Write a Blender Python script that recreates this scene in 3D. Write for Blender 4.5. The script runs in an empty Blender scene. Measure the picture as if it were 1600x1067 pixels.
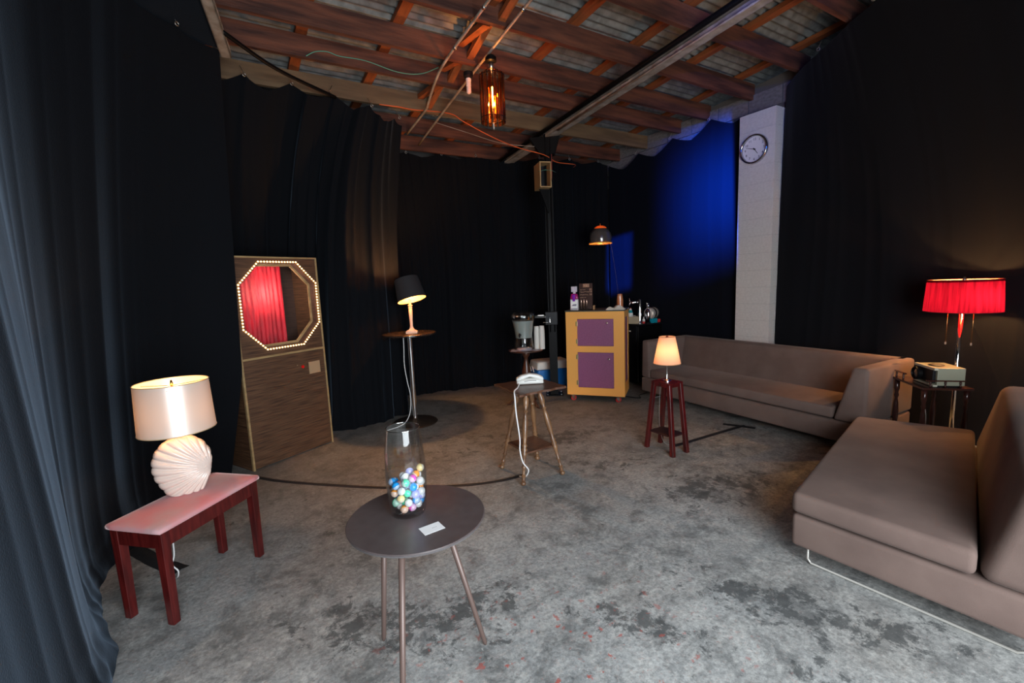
import bpy, bmesh, math, random
from mathutils import Vector, Matrix, noise
random.seed(7)
S = bpy.context.scene
COL = S.collection
PI = math.pi
def V(*a): return Vector(a)

# ------------------------------------------------------------------ camera
CAMZ = 1.61
Mrows = ((0.8529861920879087, -0.5203123006207152, -0.04110554622125529),
         (0.10320100194962678, 0.09093420994644442, 0.9904950896688025),
         (-0.5116288784890493, -0.8491207683740838, 0.1312623762235133))
R = Matrix(Mrows).transposed().to_4x4()
cam_data = bpy.data.cameras.new('camera')
cam_data.sensor_width = 36.0
cam_data.lens = 705.0 * 36.0 / 1600.0
cam_data.clip_start = 0.05
cam = bpy.data.objects.new('camera', cam_data)
cam.matrix_world = Matrix.Translation((0, 0, CAMZ)) @ R
COL.objects.link(cam)
S.camera = cam

# ------------------------------------------------------------------ view + world + lights
S.view_settings.view_transform = 'Standard'
S.view_settings.look = 'None'
S.view_settings.gamma = 1
S.view_settings.exposure = 0.28
S.view_settings.use_curve_mapping = False
w = bpy.data.worlds.new('world'); S.world = w; w.use_nodes = True
w.node_tree.nodes['Background'].inputs[0].default_value = (0.55, 0.68, 0.9, 1)
w.node_tree.nodes['Background'].inputs[1].default_value = 0.35

DOOR_POWER = 225
def area(name, loc, target, sx, sy, power, color):
    l = bpy.data.lights.new(name, 'AREA'); l.shape = 'RECTANGLE'; l.size = sx; l.size_y = sy
    l.energy = power; l.color = color
    o = bpy.data.objects.new(name, l); COL.objects.link(o)
    o.location = loc
    o.rotation_euler = (Vector(target) - Vector(loc)).to_track_quat('-Z', 'Y').to_euler()
    return o
area('daylight_door', (0.6, -1.45, 1.45), (0.8, 0.75, 0.2), 2.6, 2.3, DOOR_POWER, (0.88, 0.95, 1.0))

def point(name, loc, power, color, r=0.03):
    l = bpy.data.lights.new(name, 'POINT'); l.energy = power; l.color = color; l.shadow_soft_size = r
    o = bpy.data.objects.new(name, l); COL.objects.link(o); o.location = loc
    return o
WARM = (1.0, 0.52, 0.18)

# blue stage projector: its light has a pattern (a soft pool with one shuttered edge, and a small frame)
BL = V(2.2, 0.6, 3.4)
def blue_light():
    l = bpy.data.lights.new('blue_projector', 'SPOT'); l.energy = 22000; l.color = (1, 1, 1)
    l.spot_size = math.radians(75); l.spot_blend = 0.1; l.shadow_soft_size = 0.01
    o = bpy.data.objects.new('blue_projector', l); COL.objects.link(o); o.location = BL
    o.rotation_euler = (V(5.5, 4.5, 2.3) - BL).to_track_quat('-Z', 'Y').to_euler()
    l.use_nodes = True
    nt = l.node_tree; nt.nodes.clear()
    N = nt.nodes.new; L = nt.links.new
    out = N('ShaderNodeOutputLight'); em = N('ShaderNodeEmission'); geo = N('ShaderNodeNewGeometry')
    tc = N('ShaderNodeTexCoord')
    sep = N('ShaderNodeSeparateXYZ'); L(tc.outputs['Normal'], sep.inputs[0])
    def m(op, a, b=None, c=None):
        n = N('ShaderNodeMath'); n.operation = op
        for i, v in enumerate((a, b, c)):
            if v is None: continue
            if isinstance(v, (int, float)): n.inputs[i].default_value = v
            else: L(v, n.inputs[i])
        return n.outputs[0]
    def ss(x, a, b):
        n = N('ShaderNodeMapRange'); n.interpolation_type = 'SMOOTHSTEP'
        L(x, n.inputs[0]); n.inputs[1].default_value = a; n.inputs[2].default_value = b
        return n.outputs[0]
    # slide coordinates: tangent plane of the lamp's own axis
    az = m('ABSOLUTE', sep.outputs[2])
    U = m('DIVIDE', sep.outputs[0], az); W_ = m('DIVIDE', sep.outputs[1], az)
    Rm = o.rotation_euler.to_matrix().transposed()
    def uv(p):
        d = Rm @ (Vector(p) - BL); return d.x / -d.z, d.y / -d.z
    u0, v0 = uv((5.48, 3.52, 2.4)); u1, v1 = uv((5.5, 5.0, 2.4))
    _, vt = uv((5.5, 4.0, 3.45)); _, vb = uv((5.5, 4.0, 1.35))
    glow = m('MULTIPLY', m('SUBTRACT', 1.0, ss(U, u0 - 0.006, u0 + 0.004)), ss(U, u1, u0 - 0.03))
    vc = uv((5.5, 4.0, 2.55))[1]
    glow = m('MULTIPLY', glow, m('MULTIPLY', ss(W_, vb, vc), m('SUBTRACT', 1.0, ss(W_, vc + 0.02, vt + 0.06))))
    a0, b0 = uv((5.33, 5.64, 2.30)); a1, b1 = uv((5.5, 5.32, 1.40))
    fr = m('MULTIPLY', ss(U, a0 - 0.01, a0 + 0.005), m('SUBTRACT', 1.0, ss(U, a1 - 0.005, a1 + 0.008)))
    fr = m('MULTIPLY', fr, m('MULTIPLY', ss(W_, b1 - 0.01, b1 + 0.02), m('SUBTRACT', 1.0, ss(W_, b0 - 0.012, b0 + 0.005))))
    spill = m('MULTIPLY', ss(U, u1 - 0.3, u0), m('SUBTRACT', 1.0, ss(U, u0, u0 + 0.35)))
    spill = m('MULTIPLY', spill, ss(W_, vb - 0.05, vt))
    tot = m('ADD', m('ADD', m('MULTIPLY', glow, 1.0), m('MULTIPLY', fr, 0.5)), m('MULTIPLY', spill, 0.006))
    em.inputs[0].default_value = (0.0, 0.09, 1.0, 1)
    L(tot, em.inputs[1]); L(em.outputs[0], out.inputs[0])
    return o
blue_light()

# ------------------------------------------------------------------ materials
_mats = {}
def mat(name, col, rough=0.6, metal=0.0, col2=None, scale=8.0, stretch=(1, 1, 1), detail=4.0, lo=0.35, hi=0.65,
        bump=0.0, bscale=60.0, sheen=0.0, sheen_tint=(1, 1, 1), sheen_rough=0.3, spec=0.5, coat=0.0, emit=None, estr=0.0, trans=0.0, coords='Object'):
    if name in _mats: return _mats[name]
    m = bpy.data.materials.new(name); m.use_nodes = True
    nt = m.node_tree; b = nt.nodes['Principled BSDF']
    b.inputs['Base Color'].default_value = (*col, 1)
    b.inputs['Roughness'].default_value = rough
    b.inputs['Metallic'].default_value = metal
    b.inputs['Specular IOR Level'].default_value = spec
    b.inputs['Sheen Weight'].default_value = sheen
    b.inputs['Sheen Tint'].default_value = (*sheen_tint, 1)
    b.inputs['Sheen Roughness'].default_value = sheen_rough
    b.inputs['Coat Weight'].default_value = coat
    b.inputs['Coat Roughness'].default_value = 0.15
    tc = nt.nodes.new('ShaderNodeTexCoord'); mp = nt.nodes.new('ShaderNodeMapping')
    nt.links.new(tc.outputs[coords], mp.inputs[0]); mp.inputs['Scale'].default_value = stretch
    if col2 is not None:
        n = nt.nodes.new('ShaderNodeTexNoise'); n.inputs['Scale'].default_value = scale; n.inputs['Detail'].default_value = detail
        nt.links.new(mp.outputs[0], n.inputs['Vector'])
        r = nt.nodes.new('ShaderNodeMapRange'); r.inputs[1].default_value = lo; r.inputs[2].default_value = hi
        nt.links.new(n.outputs[0], r.inputs[0])
        mx = nt.nodes.new('ShaderNodeMix'); mx.data_type = 'RGBA'
        mx.inputs[6].default_value = (*col, 1); mx.inputs[7].default_value = (*col2, 1)
        nt.links.new(r.outputs[0], mx.inputs[0]); nt.links.new(mx.outputs[2], b.inputs['Base Color'])
    if bump > 0:
        n2 = nt.nodes.new('ShaderNodeTexNoise'); n2.inputs['Scale'].default_value = bscale; n2.inputs['Detail'].default_value = 3
        nt.links.new(mp.outputs[0], n2.inputs['Vector'])
        bp = nt.nodes.new('ShaderNodeBump'); bp.inputs['Strength'].default_value = bump; bp.inputs['Distance'].default_value = 0.01
        nt.links.new(n2.outputs[0], bp.inputs['Height']); nt.links.new(bp.outputs[0], b.inputs['Normal'])
    if emit:
        b.inputs['Emission Color'].default_value = (*emit, 1); b.inputs['Emission Strength'].default_value = estr
    _mats[name] = m
    return m

def thin_glass(name, tint=(0.97, 0.98, 0.98), gl=0.22, rough=0.03):
    if name in _mats: return _mats[name]
    m = bpy.data.materials.new(name); m.use_nodes = True; nt = m.node_tree; nt.nodes.clear()
    o = nt.nodes.new('ShaderNodeOutputMaterial'); mx = nt.nodes.new('ShaderNodeMixShader')
    t = nt.nodes.new('ShaderNodeBsdfTransparent'); g = nt.nodes.new('ShaderNodeBsdfGlossy')
    t.inputs[0].default_value = (*tint, 1); g.inputs['Roughness'].default_value = rough
    lw = nt.nodes.new('ShaderNodeLayerWeight'); lw.inputs[0].default_value = 0.25
    mr = nt.nodes.new('ShaderNodeMapRange'); mr.inputs[3].default_value = gl * 0.5; mr.inputs[4].default_value = 0.95
    nt.links.new(lw.outputs['Facing'], mr.inputs[0])
    pw = nt.nodes.new('ShaderNodeMath'); pw.operation = 'POWER'; pw.inputs[1].default_value = 1.6
    nt.links.new(mr.outputs[0], pw.inputs[0]); nt.links.new(pw.outputs[0], mx.inputs[0])
    nt.links.new(t.outputs[0], mx.inputs[1]); nt.links.new(g.outputs[0], mx.inputs[2]); nt.links.new(mx.outputs[0], o.inputs[0])
    _mats[name] = m; return m

def shade_mat(name, col, tcol, fac=0.5, streak=0.0, rough=0.8, spec=False):
    """lampshade cloth: reflects daylight, lets its bulb's light through"""
    if name in _mats: return _mats[name]
    m = bpy.data.materials.new(name); m.use_nodes = True; nt = m.node_tree; nt.nodes.clear()
    o = nt.nodes.new('ShaderNodeOutputMaterial'); mx = nt.nodes.new('ShaderNodeMixShader'); mx.inputs[0].default_value = fac
    d = nt.nodes.new('ShaderNodeBsdfDiffuse'); t = nt.nodes.new('ShaderNodeBsdfTranslucent')
    d.inputs[0].default_value = (*col, 1); t.inputs[0].default_value = (*tcol, 1)
    if streak:
        tc = nt.nodes.new('ShaderNodeTexCoord'); mp = nt.nodes.new('ShaderNodeMapping'); mp.inputs['Scale'].default_value = (60, 60, 2.5)
        n = nt.nodes.new('ShaderNodeTexNoise'); n.inputs['Scale'].default_value = 1.0; n.inputs['Detail'].default_value = 3
        nt.links.new(tc.outputs['Object'], mp.inputs[0]); nt.links.new(mp.outputs[0], n.inputs[0])
        r = nt.nodes.new('ShaderNodeMapRange'); r.inputs[1].default_value = 0.3; r.inputs[2].default_value = 0.7
        r.inputs[3].default_value = 1 - streak; r.inputs[4].default_value = 1
        nt.links.new(n.outputs[0], r.inputs[0])
        for node, c in ((d, col), (t, tcol)):
            vm = nt.nodes.new('ShaderNodeVectorMath'); vm.operation = 'SCALE'; vm.inputs[0].default_value = c
            nt.links.new(r.outputs[0], vm.inputs['Scale']); nt.links.new(vm.outputs[0], node.inputs[0])
    nt.links.new(d.outputs[0], mx.inputs[1]); nt.links.new(t.outputs[0], mx.inputs[2])
    last = mx
    if spec:
        g = nt.nodes.new('ShaderNodeBsdfAnisotropic') if hasattr(bpy.types, 'ShaderNodeBsdfAnisotropic') else nt.nodes.new('ShaderNodeBsdfGlossy')
        g.inputs['Roughness'].default_value = 0.32; g.inputs[0].default_value = (0.95, 0.93, 0.9, 1)
        m2 = nt.nodes.new('ShaderNodeMixShader'); m2.inputs[0].default_value = 0.35
        nt.links.new(mx.outputs[0], m2.inputs[1]); nt.links.new(g.outputs[0], m2.inputs[2]); last = m2
    nt.links.new(last.outputs[0], o.inputs[0]); _mats[name] = m; return m

def emis(name, col, s):
    if name in _mats: return _mats[name]
    m = bpy.data.materials.new(name); m.use_nodes = True; nt = m.node_tree; nt.nodes.clear()
    o = nt.nodes.new('ShaderNodeOutputMaterial'); e = nt.nodes.new('ShaderNodeEmission')
    e.inputs[0].default_value = (*col, 1); e.inputs[1].default_value = s
    nt.links.new(e.outputs[0], o.inputs[0]); _mats[name] = m; return m

velvet = mat('black_velvet', (0.0055, 0.0062, 0.008), 0.9, sheen=0.22, sheen_tint=(0.5, 0.66, 0.88), sheen_rough=0.35, bump=0.15, bscale=140, spec=0.06)
velvet_w = mat('black_cloth_lamplit', (0.007, 0.0072, 0.009), 0.9, sheen=0.12, sheen_tint=(0.75, 0.75, 0.85), sheen_rough=0.4, bump=0.1, bscale=120, spec=0.06)  # copy of the black cloth, lightened and warmed to show the red lamp's light
velvet_r = mat('black_cloth', (0.0045, 0.0052, 0.009), 0.9, sheen=0.05, sheen_tint=(0.5, 0.6, 0.9), sheen_rough=0.5, bump=0.1, bscale=120, spec=0.06)
wood_joist = mat('joist_wood', (0.165, 0.052, 0.026), 0.75, col2=(0.045, 0.013, 0.008), scale=3, stretch=(0.6, 5, 5), bump=0.3, bscale=20, coords='Object')
wood_tan = mat('tan_board', (0.20, 0.12, 0.06), 0.75, col2=(0.12, 0.07, 0.035), scale=3, stretch=(0.6, 5, 5), bump=0.2)
wood_orange = mat('purlin_wood', (0.33, 0.085, 0.018), 0.7, col2=(0.2, 0.05, 0.012), scale=4, stretch=(6, 1, 6), bump=0.2)
tin = mat('galvanised_tin', (0.26, 0.27, 0.26), 0.6, 0.25, col2=(0.14, 0.14, 0.135), scale=9, detail=6, bump=0.1)
steel = mat('bare_steel', (0.50, 0.44, 0.38), 0.5, 0.3, col2=(0.30, 0.24, 0.18), scale=10)
chrome = mat('chrome', (0.85, 0.85, 0.86), 0.08, 1.0)
nickel = mat('brushed_nickel', (0.6, 0.58, 0.55), 0.3, 1.0)
blackmetal = mat('black_painted_steel', (0.0035, 0.0035, 0.004), 0.45, 0.0, spec=0.12)
blackplastic = mat('black_plastic', (0.007, 0.007, 0.009), 0.45, spec=0.25)
blockwhite = mat('white_painted_block', (0.70, 0.665, 0.64), 0.75, col2=(0.62, 0.585, 0.56), scale=12, bump=0.35, bscale=90)
blockwall = mat('grey_block_wall', (0.45, 0.43, 0.42), 0.8, col2=(0.36, 0.34, 0.33), scale=9, bump=0.3)
mortar = mat('mortar', (0.10, 0.09, 0.085), 0.9)
cherry = mat('cherry_stained_wood', (0.095, 0.009, 0.008), 0.3, col2=(0.045, 0.004, 0.004), scale=5, stretch=(8, 8, 1), bump=0.05, coat=0.15)
red_lacquer = mat('red_stained_wood', (0.10, 0.005, 0.006), 0.28, col2=(0.035, 0.003, 0.004), scale=5, stretch=(8, 8, 1), coat=0.3)
darkred = mat('dark_shelf_wood', (0.03, 0.009, 0.009), 0.4)
pink = mat('pink_velvet', (0.62, 0.20, 0.21), 0.85, col2=(0.50, 0.30, 0.31), scale=5, detail=3, sheen=0.6, sheen_tint=(1, 0.75, 0.75), bump=0.08, bscale=200)
ceramic = mat('cream_ceramic', (0.72, 0.57, 0.50), 0.22, coat=0.5)
ttop = mat('dark_grey_laminate', (0.085, 0.066, 0.066), 0.36, col2=(0.10, 0.08, 0.08), scale=20)
tleg = mat('brown_grey_steel', (0.13, 0.085, 0.072), 0.4, 0.15)
tedge = mat('ply_edge', (0.14, 0.13, 0.13), 0.5, col2=(0.09, 0.08, 0.085), scale=3, stretch=(30, 30, 200))
tablewood = mat('worn_brown_wood', (0.15, 0.065, 0.035), 0.45, col2=(0.05, 0.02, 0.012), scale=6, stretch=(1.5, 10, 4), detail=6, bump=0.15, coat=0.2)
legwood = mat('turned_leg_wood', (0.27, 0.14, 0.065), 0.35, col2=(0.12, 0.055, 0.028), scale=14, stretch=(1, 1, 0.5), coat=0.3)
pedwood = mat('dark_turned_wood', (0.06, 0.022, 0.012), 0.35, coat=0.3)
sofa_cloth = mat('taupe_wool', (0.185, 0.130, 0.112), 0.95, col2=(0.150, 0.104, 0.090), scale=4, bump=0.12, bscale=260, sheen=0.15, sheen_tint=(0.9, 0.8, 0.75), spec=0.15)
mustard = mat('mustard_paint', (0.86, 0.42, 0.10), 0.5, spec=0.3)
purple = mat('purple_laminate', (0.27, 0.085, 0.19), 0.45, col2=(0.23, 0.072, 0.165), scale=60)
slate = mat('slate_top', (0.05, 0.055, 0.05), 0.4)
boothwood = mat('booth_wood_laminate', (0.14, 0.068, 0.034), 0.5, col2=(0.045, 0.02, 0.011), scale=4, stretch=(1.2, 1.2, 26), detail=5)
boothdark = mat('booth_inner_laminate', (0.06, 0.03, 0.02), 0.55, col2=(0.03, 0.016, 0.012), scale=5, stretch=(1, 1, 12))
boothtrim = mat('booth_oak_edge', (0.42, 0.28, 0.13), 0.5, col2=(0.28, 0.18, 0.08), scale=6, stretch=(1, 1, 3))
redcloth = mat('crimson_velvet', (0.52, 0.006, 0.022), 0.6, col2=(0.30, 0.002, 0.012), scale=10, stretch=(1.5, 1.5, 0.5), detail=5, sheen=0.9, sheen_tint=(1, 0.3, 0.35), bump=0.5, bscale=70)
white_plastic = mat('white_plastic', (0.80, 0.80, 0.76), 0.3)
whitecord = mat('white_cord', (0.85, 0.85, 0.85), 0.4)
paper = mat('white_paper', (0.93, 0.93, 0.93), 0.7)
tapem = mat('black_gaffer_tape', (0.012, 0.013, 0.016), 0.55, bump=0.3, bscale=30)
blue_pl = mat('blue_cooler_plastic', (0.012, 0.16, 0.50), 0.35)
water = thin_glass('water_tint', (0.80, 0.84, 0.82), 0.2)
glass = thin_glass('clear_glass')
cord_orange = mat('orange_cord', (0.75, 0.13, 0.03), 0.5)
cord_green = mat('green_string', (0.10, 0.32, 0.22), 0.6)
card_box = mat('tan_cardboard', (0.38, 0.30, 0.20), 0.8)

STAINS = ((.15, 2.3, .75, 1.75, .22), (.75, 1.9, 1.05, 1.9, .2), (1.3, 1.62, 1.62, 1.1, .13), (1.9, 1.45, 2.3, .75, .2), (2.1, 1.0, 2.5, .5, .16), (2.6, 2.1, 3.3, 1.9, .3), (2.3, 3.6, 3.0, 3.6, .3))
# floor
def floor_mat():
    m = bpy.data.materials.new('stained_concrete'); m.use_nodes = True; nt = m.node_tree; b = nt.nodes['Principled BSDF']
    N = nt.nodes.new; L = nt.links.new
    geo = N('ShaderNodeNewGeometry'); P = geo.outputs['Position']
    def noise_(scale, detail=5, rough=0.6, off=(0, 0, 0), dist=0.0, st=(1, 1, 1)):
        mp = N('ShaderNodeMapping'); mp.inputs['Location'].default_value = off; mp.inputs['Scale'].default_value = st; L(P, mp.inputs[0])
        n = N('ShaderNodeTexNoise'); n.inputs['Scale'].default_value = scale; n.inputs['Detail'].default_value = detail
        n.inputs['Roughness'].default_value = rough; n.inputs['Distortion'].default_value = dist
        L(mp.outputs[0], n.inputs['Vector']); return n.outputs[0]
    def rng(x, a, b_, c=0.0, d=1.0):
        r = N('ShaderNodeMapRange'); r.inputs[1].default_value = a; r.inputs[2].default_value = b_
        r.inputs[3].default_value = c; r.inputs[4].default_value = d; L(x, r.inputs[0]); return r.outputs[0]
    def mul(a, b_):
        n = N('ShaderNodeMath'); n.operation = 'MULTIPLY'; L(a, n.inputs[0]); L(b_, n.inputs[1]); return n.outputs[0]
    def mix(f, a, b_):
        n = N('ShaderNodeMix'); n.data_type = 'RGBA'
        L(f, n.inputs[0])
        for i, v in ((6, a), (7, b_)):
            if isinstance(v, tuple): n.inputs[i].default_value = (*v, 1)
            else: L(v, n.inputs[i])
        return n.outputs[2]
    c = mix(rng(noise_(1.3, 6, 0.65), 0.35, 0.65), (0.30, 0.315, 0.32), (0.52, 0.53, 0.52))
    c = mix(rng(noise_(0.9, 4, 0.6, (5, 2, 0)), 0.45, 0.7, 0, 0.6), c, (0.25, 0.215, 0.18))
    c = mix(rng(noise_(4.2, 10, 0.72, (6, 2, 0), .5), 0.48, 0.60, 0, 0.7), c, (0.12, 0.125, 0.125))
    c = mix(rng(noise_(9, 10, 0.75, (1, 7, 0)), 0.46, 0.62, 0, 0.65), c, (0.60, 0.60, 0.575))
    # dark worn blotches with ragged edges: a few long stains plus scattered ones
    sepp = N('ShaderNodeSeparateXYZ'); L(P, sepp.inputs[0])
    def stain(x0, y0, x1, y1, w_):
        cx_, cy_ = (x0 + x1) / 2, (y0 + y1) / 2; a_ = math.atan2(y1 - y0, x1 - x0); hl = math.hypot(x1 - x0, y1 - y0) / 2
        mp = N('ShaderNodeMapping'); mp.vector_type = 'TEXTURE'; mp.inputs['Location'].default_value = (cx_, cy_, 0); mp.inputs['Rotation'].default_value = (0, 0, a_); mp.inputs['Scale'].default_value = (hl + w_, w_, 1)
        L(P, mp.inputs[0]); ln2 = N('ShaderNodeVectorMath'); ln2.operation = 'LENGTH'; L(mp.outputs[0], ln2.inputs[0])
        return rng(ln2.outputs['Value'], 0.35, 1.25, 1.0, 0.0)
    tot = None
    for st in STAINS:
        v = stain(*st)
        if tot is None: tot = v
        else:
            n_ = N('ShaderNodeMath'); n_.operation = 'MAXIMUM'; L(tot, n_.inputs[0]); L(v, n_.inputs[1]); tot = n_.outputs[0]
    n_ = N('ShaderNodeMath'); n_.operation = 'MAXIMUM'; L(rng(noise_(0.8, 3, 0.5, (2.2, 9.1, 0), 0.6, (1, 1.6, 1)), 0.50, 0.66, 0, .6), n_.inputs[0]); L(tot, n_.inputs[1])
    ad = N('ShaderNodeMath'); ad.operation = 'MULTIPLY_ADD'; L(n_.outputs[0], ad.inputs[0]); ad.inputs[1].default_value = 0.155; L(noise_(8.5, 12, 0.78, (4, 1, 0), 0.3), ad.inputs[2])
    c = mix(rng(ad.outputs[0], 0.61, 0.67, 0, 0.8), c, (0.05, 0.055, 0.058))
    c = mix(rng(noise_(45, 8, 0.8, (2, 2, 0)), 0.38, 0.60, 0.6, 0.0), c, (0.09, 0.095, 0.095))
    sp = rng(noise_(30, 8, 0.75, (8, 3, 0)), 0.58, 0.66, 0, 0.6)
    c = mix(sp, c, (0.07, 0.075, 0.075))
    wsp = rng(noise_(38, 5, 0.6, (3, 13, 0)), 0.66, 0.72, 0, 0.7)
    c = mix(wsp, c, (0.62, 0.62, 0.60))
    # hairline cracks
    vo = N('ShaderNodeTexVoronoi'); vo.feature = 'DISTANCE_TO_EDGE'; vo.inputs['Scale'].default_value = 0.55
    wn = N('ShaderNodeTexNoise'); wn.inputs['Scale'].default_value = 3.0; wn.inputs['Detail'].default_value = 6; L(P, wn.inputs['Vector'])
    wm = N('ShaderNodeMix'); wm.data_type = 'VECTOR'; wm.inputs[0].default_value = 0.28
    L(P, wm.inputs[4]); L(wn.outputs['Color'], wm.inputs[5]); L(wm.outputs[1], vo.inputs['Vector'])
    c = mix(rng(vo.outputs[0], 0.0, 0.004, 0.22, 0.0), c, (0.07, 0.07, 0.07))
    # red paint flecks in the zone in front of the vase table
    sep = N('ShaderNodeVectorMath'); sep.operation = 'DISTANCE'; L(P, sep.inputs[0]); sep.inputs[1].default_value = (.95, 1.22, 0)
    zone = rng(sep.outputs['Value'], 0.25, 1.1, 1.0, 0.0)
    red = mul(rng(noise_(17, 5, 0.6, (0, 4, 0)), 0.615, 0.65), zone)
    c = mix(rng(red, 0, 1, 0, 0.8), c, (0.42, 0.07, 0.05))
    # darker, browner tone with distance into the room
    sep2 = N('ShaderNodeSeparateXYZ'); L(P, sep2.inputs[0])
    c = mix(rng(sep2.outputs[1], 2.0, 4.4, 0.0, 0.60), c, (0.10, 0.088, 0.075))
    L(c, b.inputs['Base Color'])
    rr = rng(noise_(2.0, 5), 0.3, 0.7, 0.48, 0.72); L(rr, b.inputs['Roughness'])
    b.inputs['Specular IOR Level'].default_value = 0.35
    bp = N('ShaderNodeBump'); bp.inputs['Strength'].default_value = 0.35; bp.inputs['Distance'].default_value = 0.01
    L(noise_(11, 9, 0.7), bp.inputs['Height']); L(bp.outputs[0], b.inputs['Normal'])
    return m
FLOOR = floor_mat()

# ------------------------------------------------------------------ mesh helpers
def new_bm(): return bmesh.new()
def add_box(bm, lo, hi, M=None, bevel=0.0):
    r = bmesh.ops.create_cube(bm, size=1.0)
    vs = r['verts']
    for v in vs:
        v.co = Vector([lo[i] + (v.co[i] + 0.5) * (hi[i] - lo[i]) for i in range(3)])
        if M: v.co = M @ v.co
    if bevel > 0:
        es = list({e for v in vs for e in v.link_edges})
        bmesh.ops.bevel(bm, geom=es, offset=bevel, segments=2, profile=0.5, affect='EDGES')
    return bm
def add_hexa(bm, b4, t4, bevel=0.0, seg=3):
    vb = [bm.verts.new(p) for p in b4]; vt = [bm.verts.new(p) for p in t4]
    fs = [bm.faces.new(vb[::-1]), bm.faces.new(vt)]
    for i in range(4):
        j = (i + 1) % 4; fs.append(bm.faces.new((vb[i], vb[j], vt[j], vt[i])))
    bmesh.ops.recalc_face_normals(bm, faces=fs)
    if bevel > 0:
        es = list({e for v in vb + vt for e in v.link_edges})
        bmesh.ops.bevel(bm, geom=es, offset=bevel, segments=seg, profile=0.5, affect='EDGES')
    return bm
def add_lathe(bm, prof, c=(0, 0, 0), n=24, cap=True, M=None):
    rings = []
    for r, z in prof:
        ring = []
        for k in range(n):
            a = 2 * PI * k / n; p = Vector((c[0] + r * math.cos(a), c[1] + r * math.sin(a), c[2] + z))
            ring.append(bm.verts.new(M @ p if M else p))
        rings.append(ring)
    for i in range(len(rings) - 1):
        for k in range(n):
            j = (k + 1) % n
            bm.faces.new((rings[i][k], rings[i][j], rings[i + 1][j], rings[i + 1][k]))
    if cap:
        bm.faces.new(rings[0][::-1]); bm.faces.new(rings[-1])
    return bm
def add_tube(bm, pts, r, n=8, cap=True):
    pts = [Vector(p) for p in pts]
    rad = r if isinstance(r, (list, tuple)) else [r] * len(pts)
    T = []
    for i in range(len(pts)):
        a = pts[max(0, i - 1)]; b = pts[min(len(pts) - 1, i + 1)]; T.append((b - a).normalized())
    up = Vector((0, 0, 1)) if abs(T[0].z) < 0.9 else Vector((1, 0, 0))
    nrm = (up - T[0] * up.dot(T[0])).normalized(); rings = []
    for i, p in enumerate(pts):
        nrm = (nrm - T[i] * nrm.dot(T[i])).normalized(); bi = T[i].cross(nrm)
        rings.append([bm.verts.new(p + rad[i] * (nrm * math.cos(2 * PI * k / n) + bi * math.sin(2 * PI * k / n))) for k in range(n)])
    for i in range(len(rings) - 1):
        for k in range(n):
            j = (k + 1) % n; bm.faces.new((rings[i][k], rings[i][j], rings[i + 1][j], rings[i + 1][k]))
    if cap: bm.faces.new(rings[0][::-1]); bm.faces.new(rings[-1])
    return bm
def smooth_pts(pts, n=8):
    P = [Vector(p) for p in pts]; P = [2 * P[0] - P[1]] + P + [2 * P[-1] - P[-2]]; out = []
    for i in range(1, len(P) - 2):
        a, b, c, d = P[i - 1:i + 3]
        for k in range(n):
            t = k / n
            out.append(0.5 * ((2 * b) + (c - a) * t + (2 * a - 5 * b + 4 * c - d) * t * t + (3 * b - a - 3 * c + d) * t ** 3))
    out.append(P[-2]); return out
def obj(name, bm, m, parent=None, smooth=False, loc=None, rotz=0.0, angle=None):
    me = bpy.data.meshes.new(name)
    bmesh.ops.recalc_face_normals(bm, faces=bm.faces[:])
    bm.to_mesh(me); bm.free(); me.materials.append(m)
    if smooth:
        for p in me.polygons: p.use_smooth = True
        if angle: me.set_sharp_from_angle(angle=math.radians(angle))
    o = bpy.data.objects.new(name, me); COL.objects.link(o)
    if parent: o.parent = parent
    if loc: o.location = loc
    o.rotation_euler.z = rotz
    return o
def tag(o, label=None, cat=None, group=None, kind=None):
    if label: o['label'] = label
    if cat: o['category'] = cat
    if group: o['group'] = group
    if kind: o['kind'] = kind
    return o
def thing(name, label, cat, loc=(0, 0, 0), rotz=0.0, group=None):
    o = bpy.data.objects.new(name, None); COL.objects.link(o); o.location = loc; o.rotation_euler.z = rotz
    o.empty_display_size = 0.05
    return tag(o, label, cat, group)
def struct(name, bm=None, m=None, parent=None):
    if bm is None:
        o = bpy.data.objects.new(name, None); COL.objects.link(o)
    else: o = obj(name, bm, m, parent)
    o['kind'] = 'structure'; return o
def dup(root, loc=None, rotz=None, label=None, group=None):
    r = root.copy(); COL.objects.link(r)
    if loc is not None: r.location = loc
    if rotz is not None: r.rotation_euler.z = rotz
    if label: r['label'] = label
    if group: r['group'] = group
    for ch in list(root.children):
        c = ch.copy(); COL.objects.link(c); c.parent = r
        for g in ch.children:
            d = g.copy(); COL.objects.link(d); d.parent = c
    return r

# ------------------------------------------------------------------ setting
def roofz(y): return 3.63 + 0.08 * (3.86 - y)      # underside of the joists
bm = new_bm()
bmesh.ops.create_grid(bm, x_segments=4, y_segments=4, size=0.5)
for v in bm.verts: v.co = Vector((2.35 + v.co.x * 7.1, 2.5 + v.co.y * 8.6, 0))
struct('floor', bm, FLOOR)

bm = new_bm(); add_box(bm, (-1.2, -1.8, 0), (-1.05, 6.8, 4.1)); struct('wall_left', bm, blockwall)
bm = new_bm(); add_box(bm, (-1.05, 6.65, 0), (5.56, 6.8, 3.67)); struct('wall_back', bm, mortar)
bm = new_bm(); add_box(bm, (5.6, -1.8, 0), (5.9, 6.65, 3.52))
# upper strip follows the roof slope
add_hexa(bm, [V(5.6, -1.8, 3.52), V(5.9, -1.8, 3.52), V(5.9, 6.65, 3.52), V(5.6, 6.65, 3.52)],
         [V(5.6, -1.8, 4.24), V(5.9, -1.8, 4.24), V(5.9, 6.65, 3.56), V(5.6, 6.65, 3.56)])
wr = struct('wall_right', bm, mortar)
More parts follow.
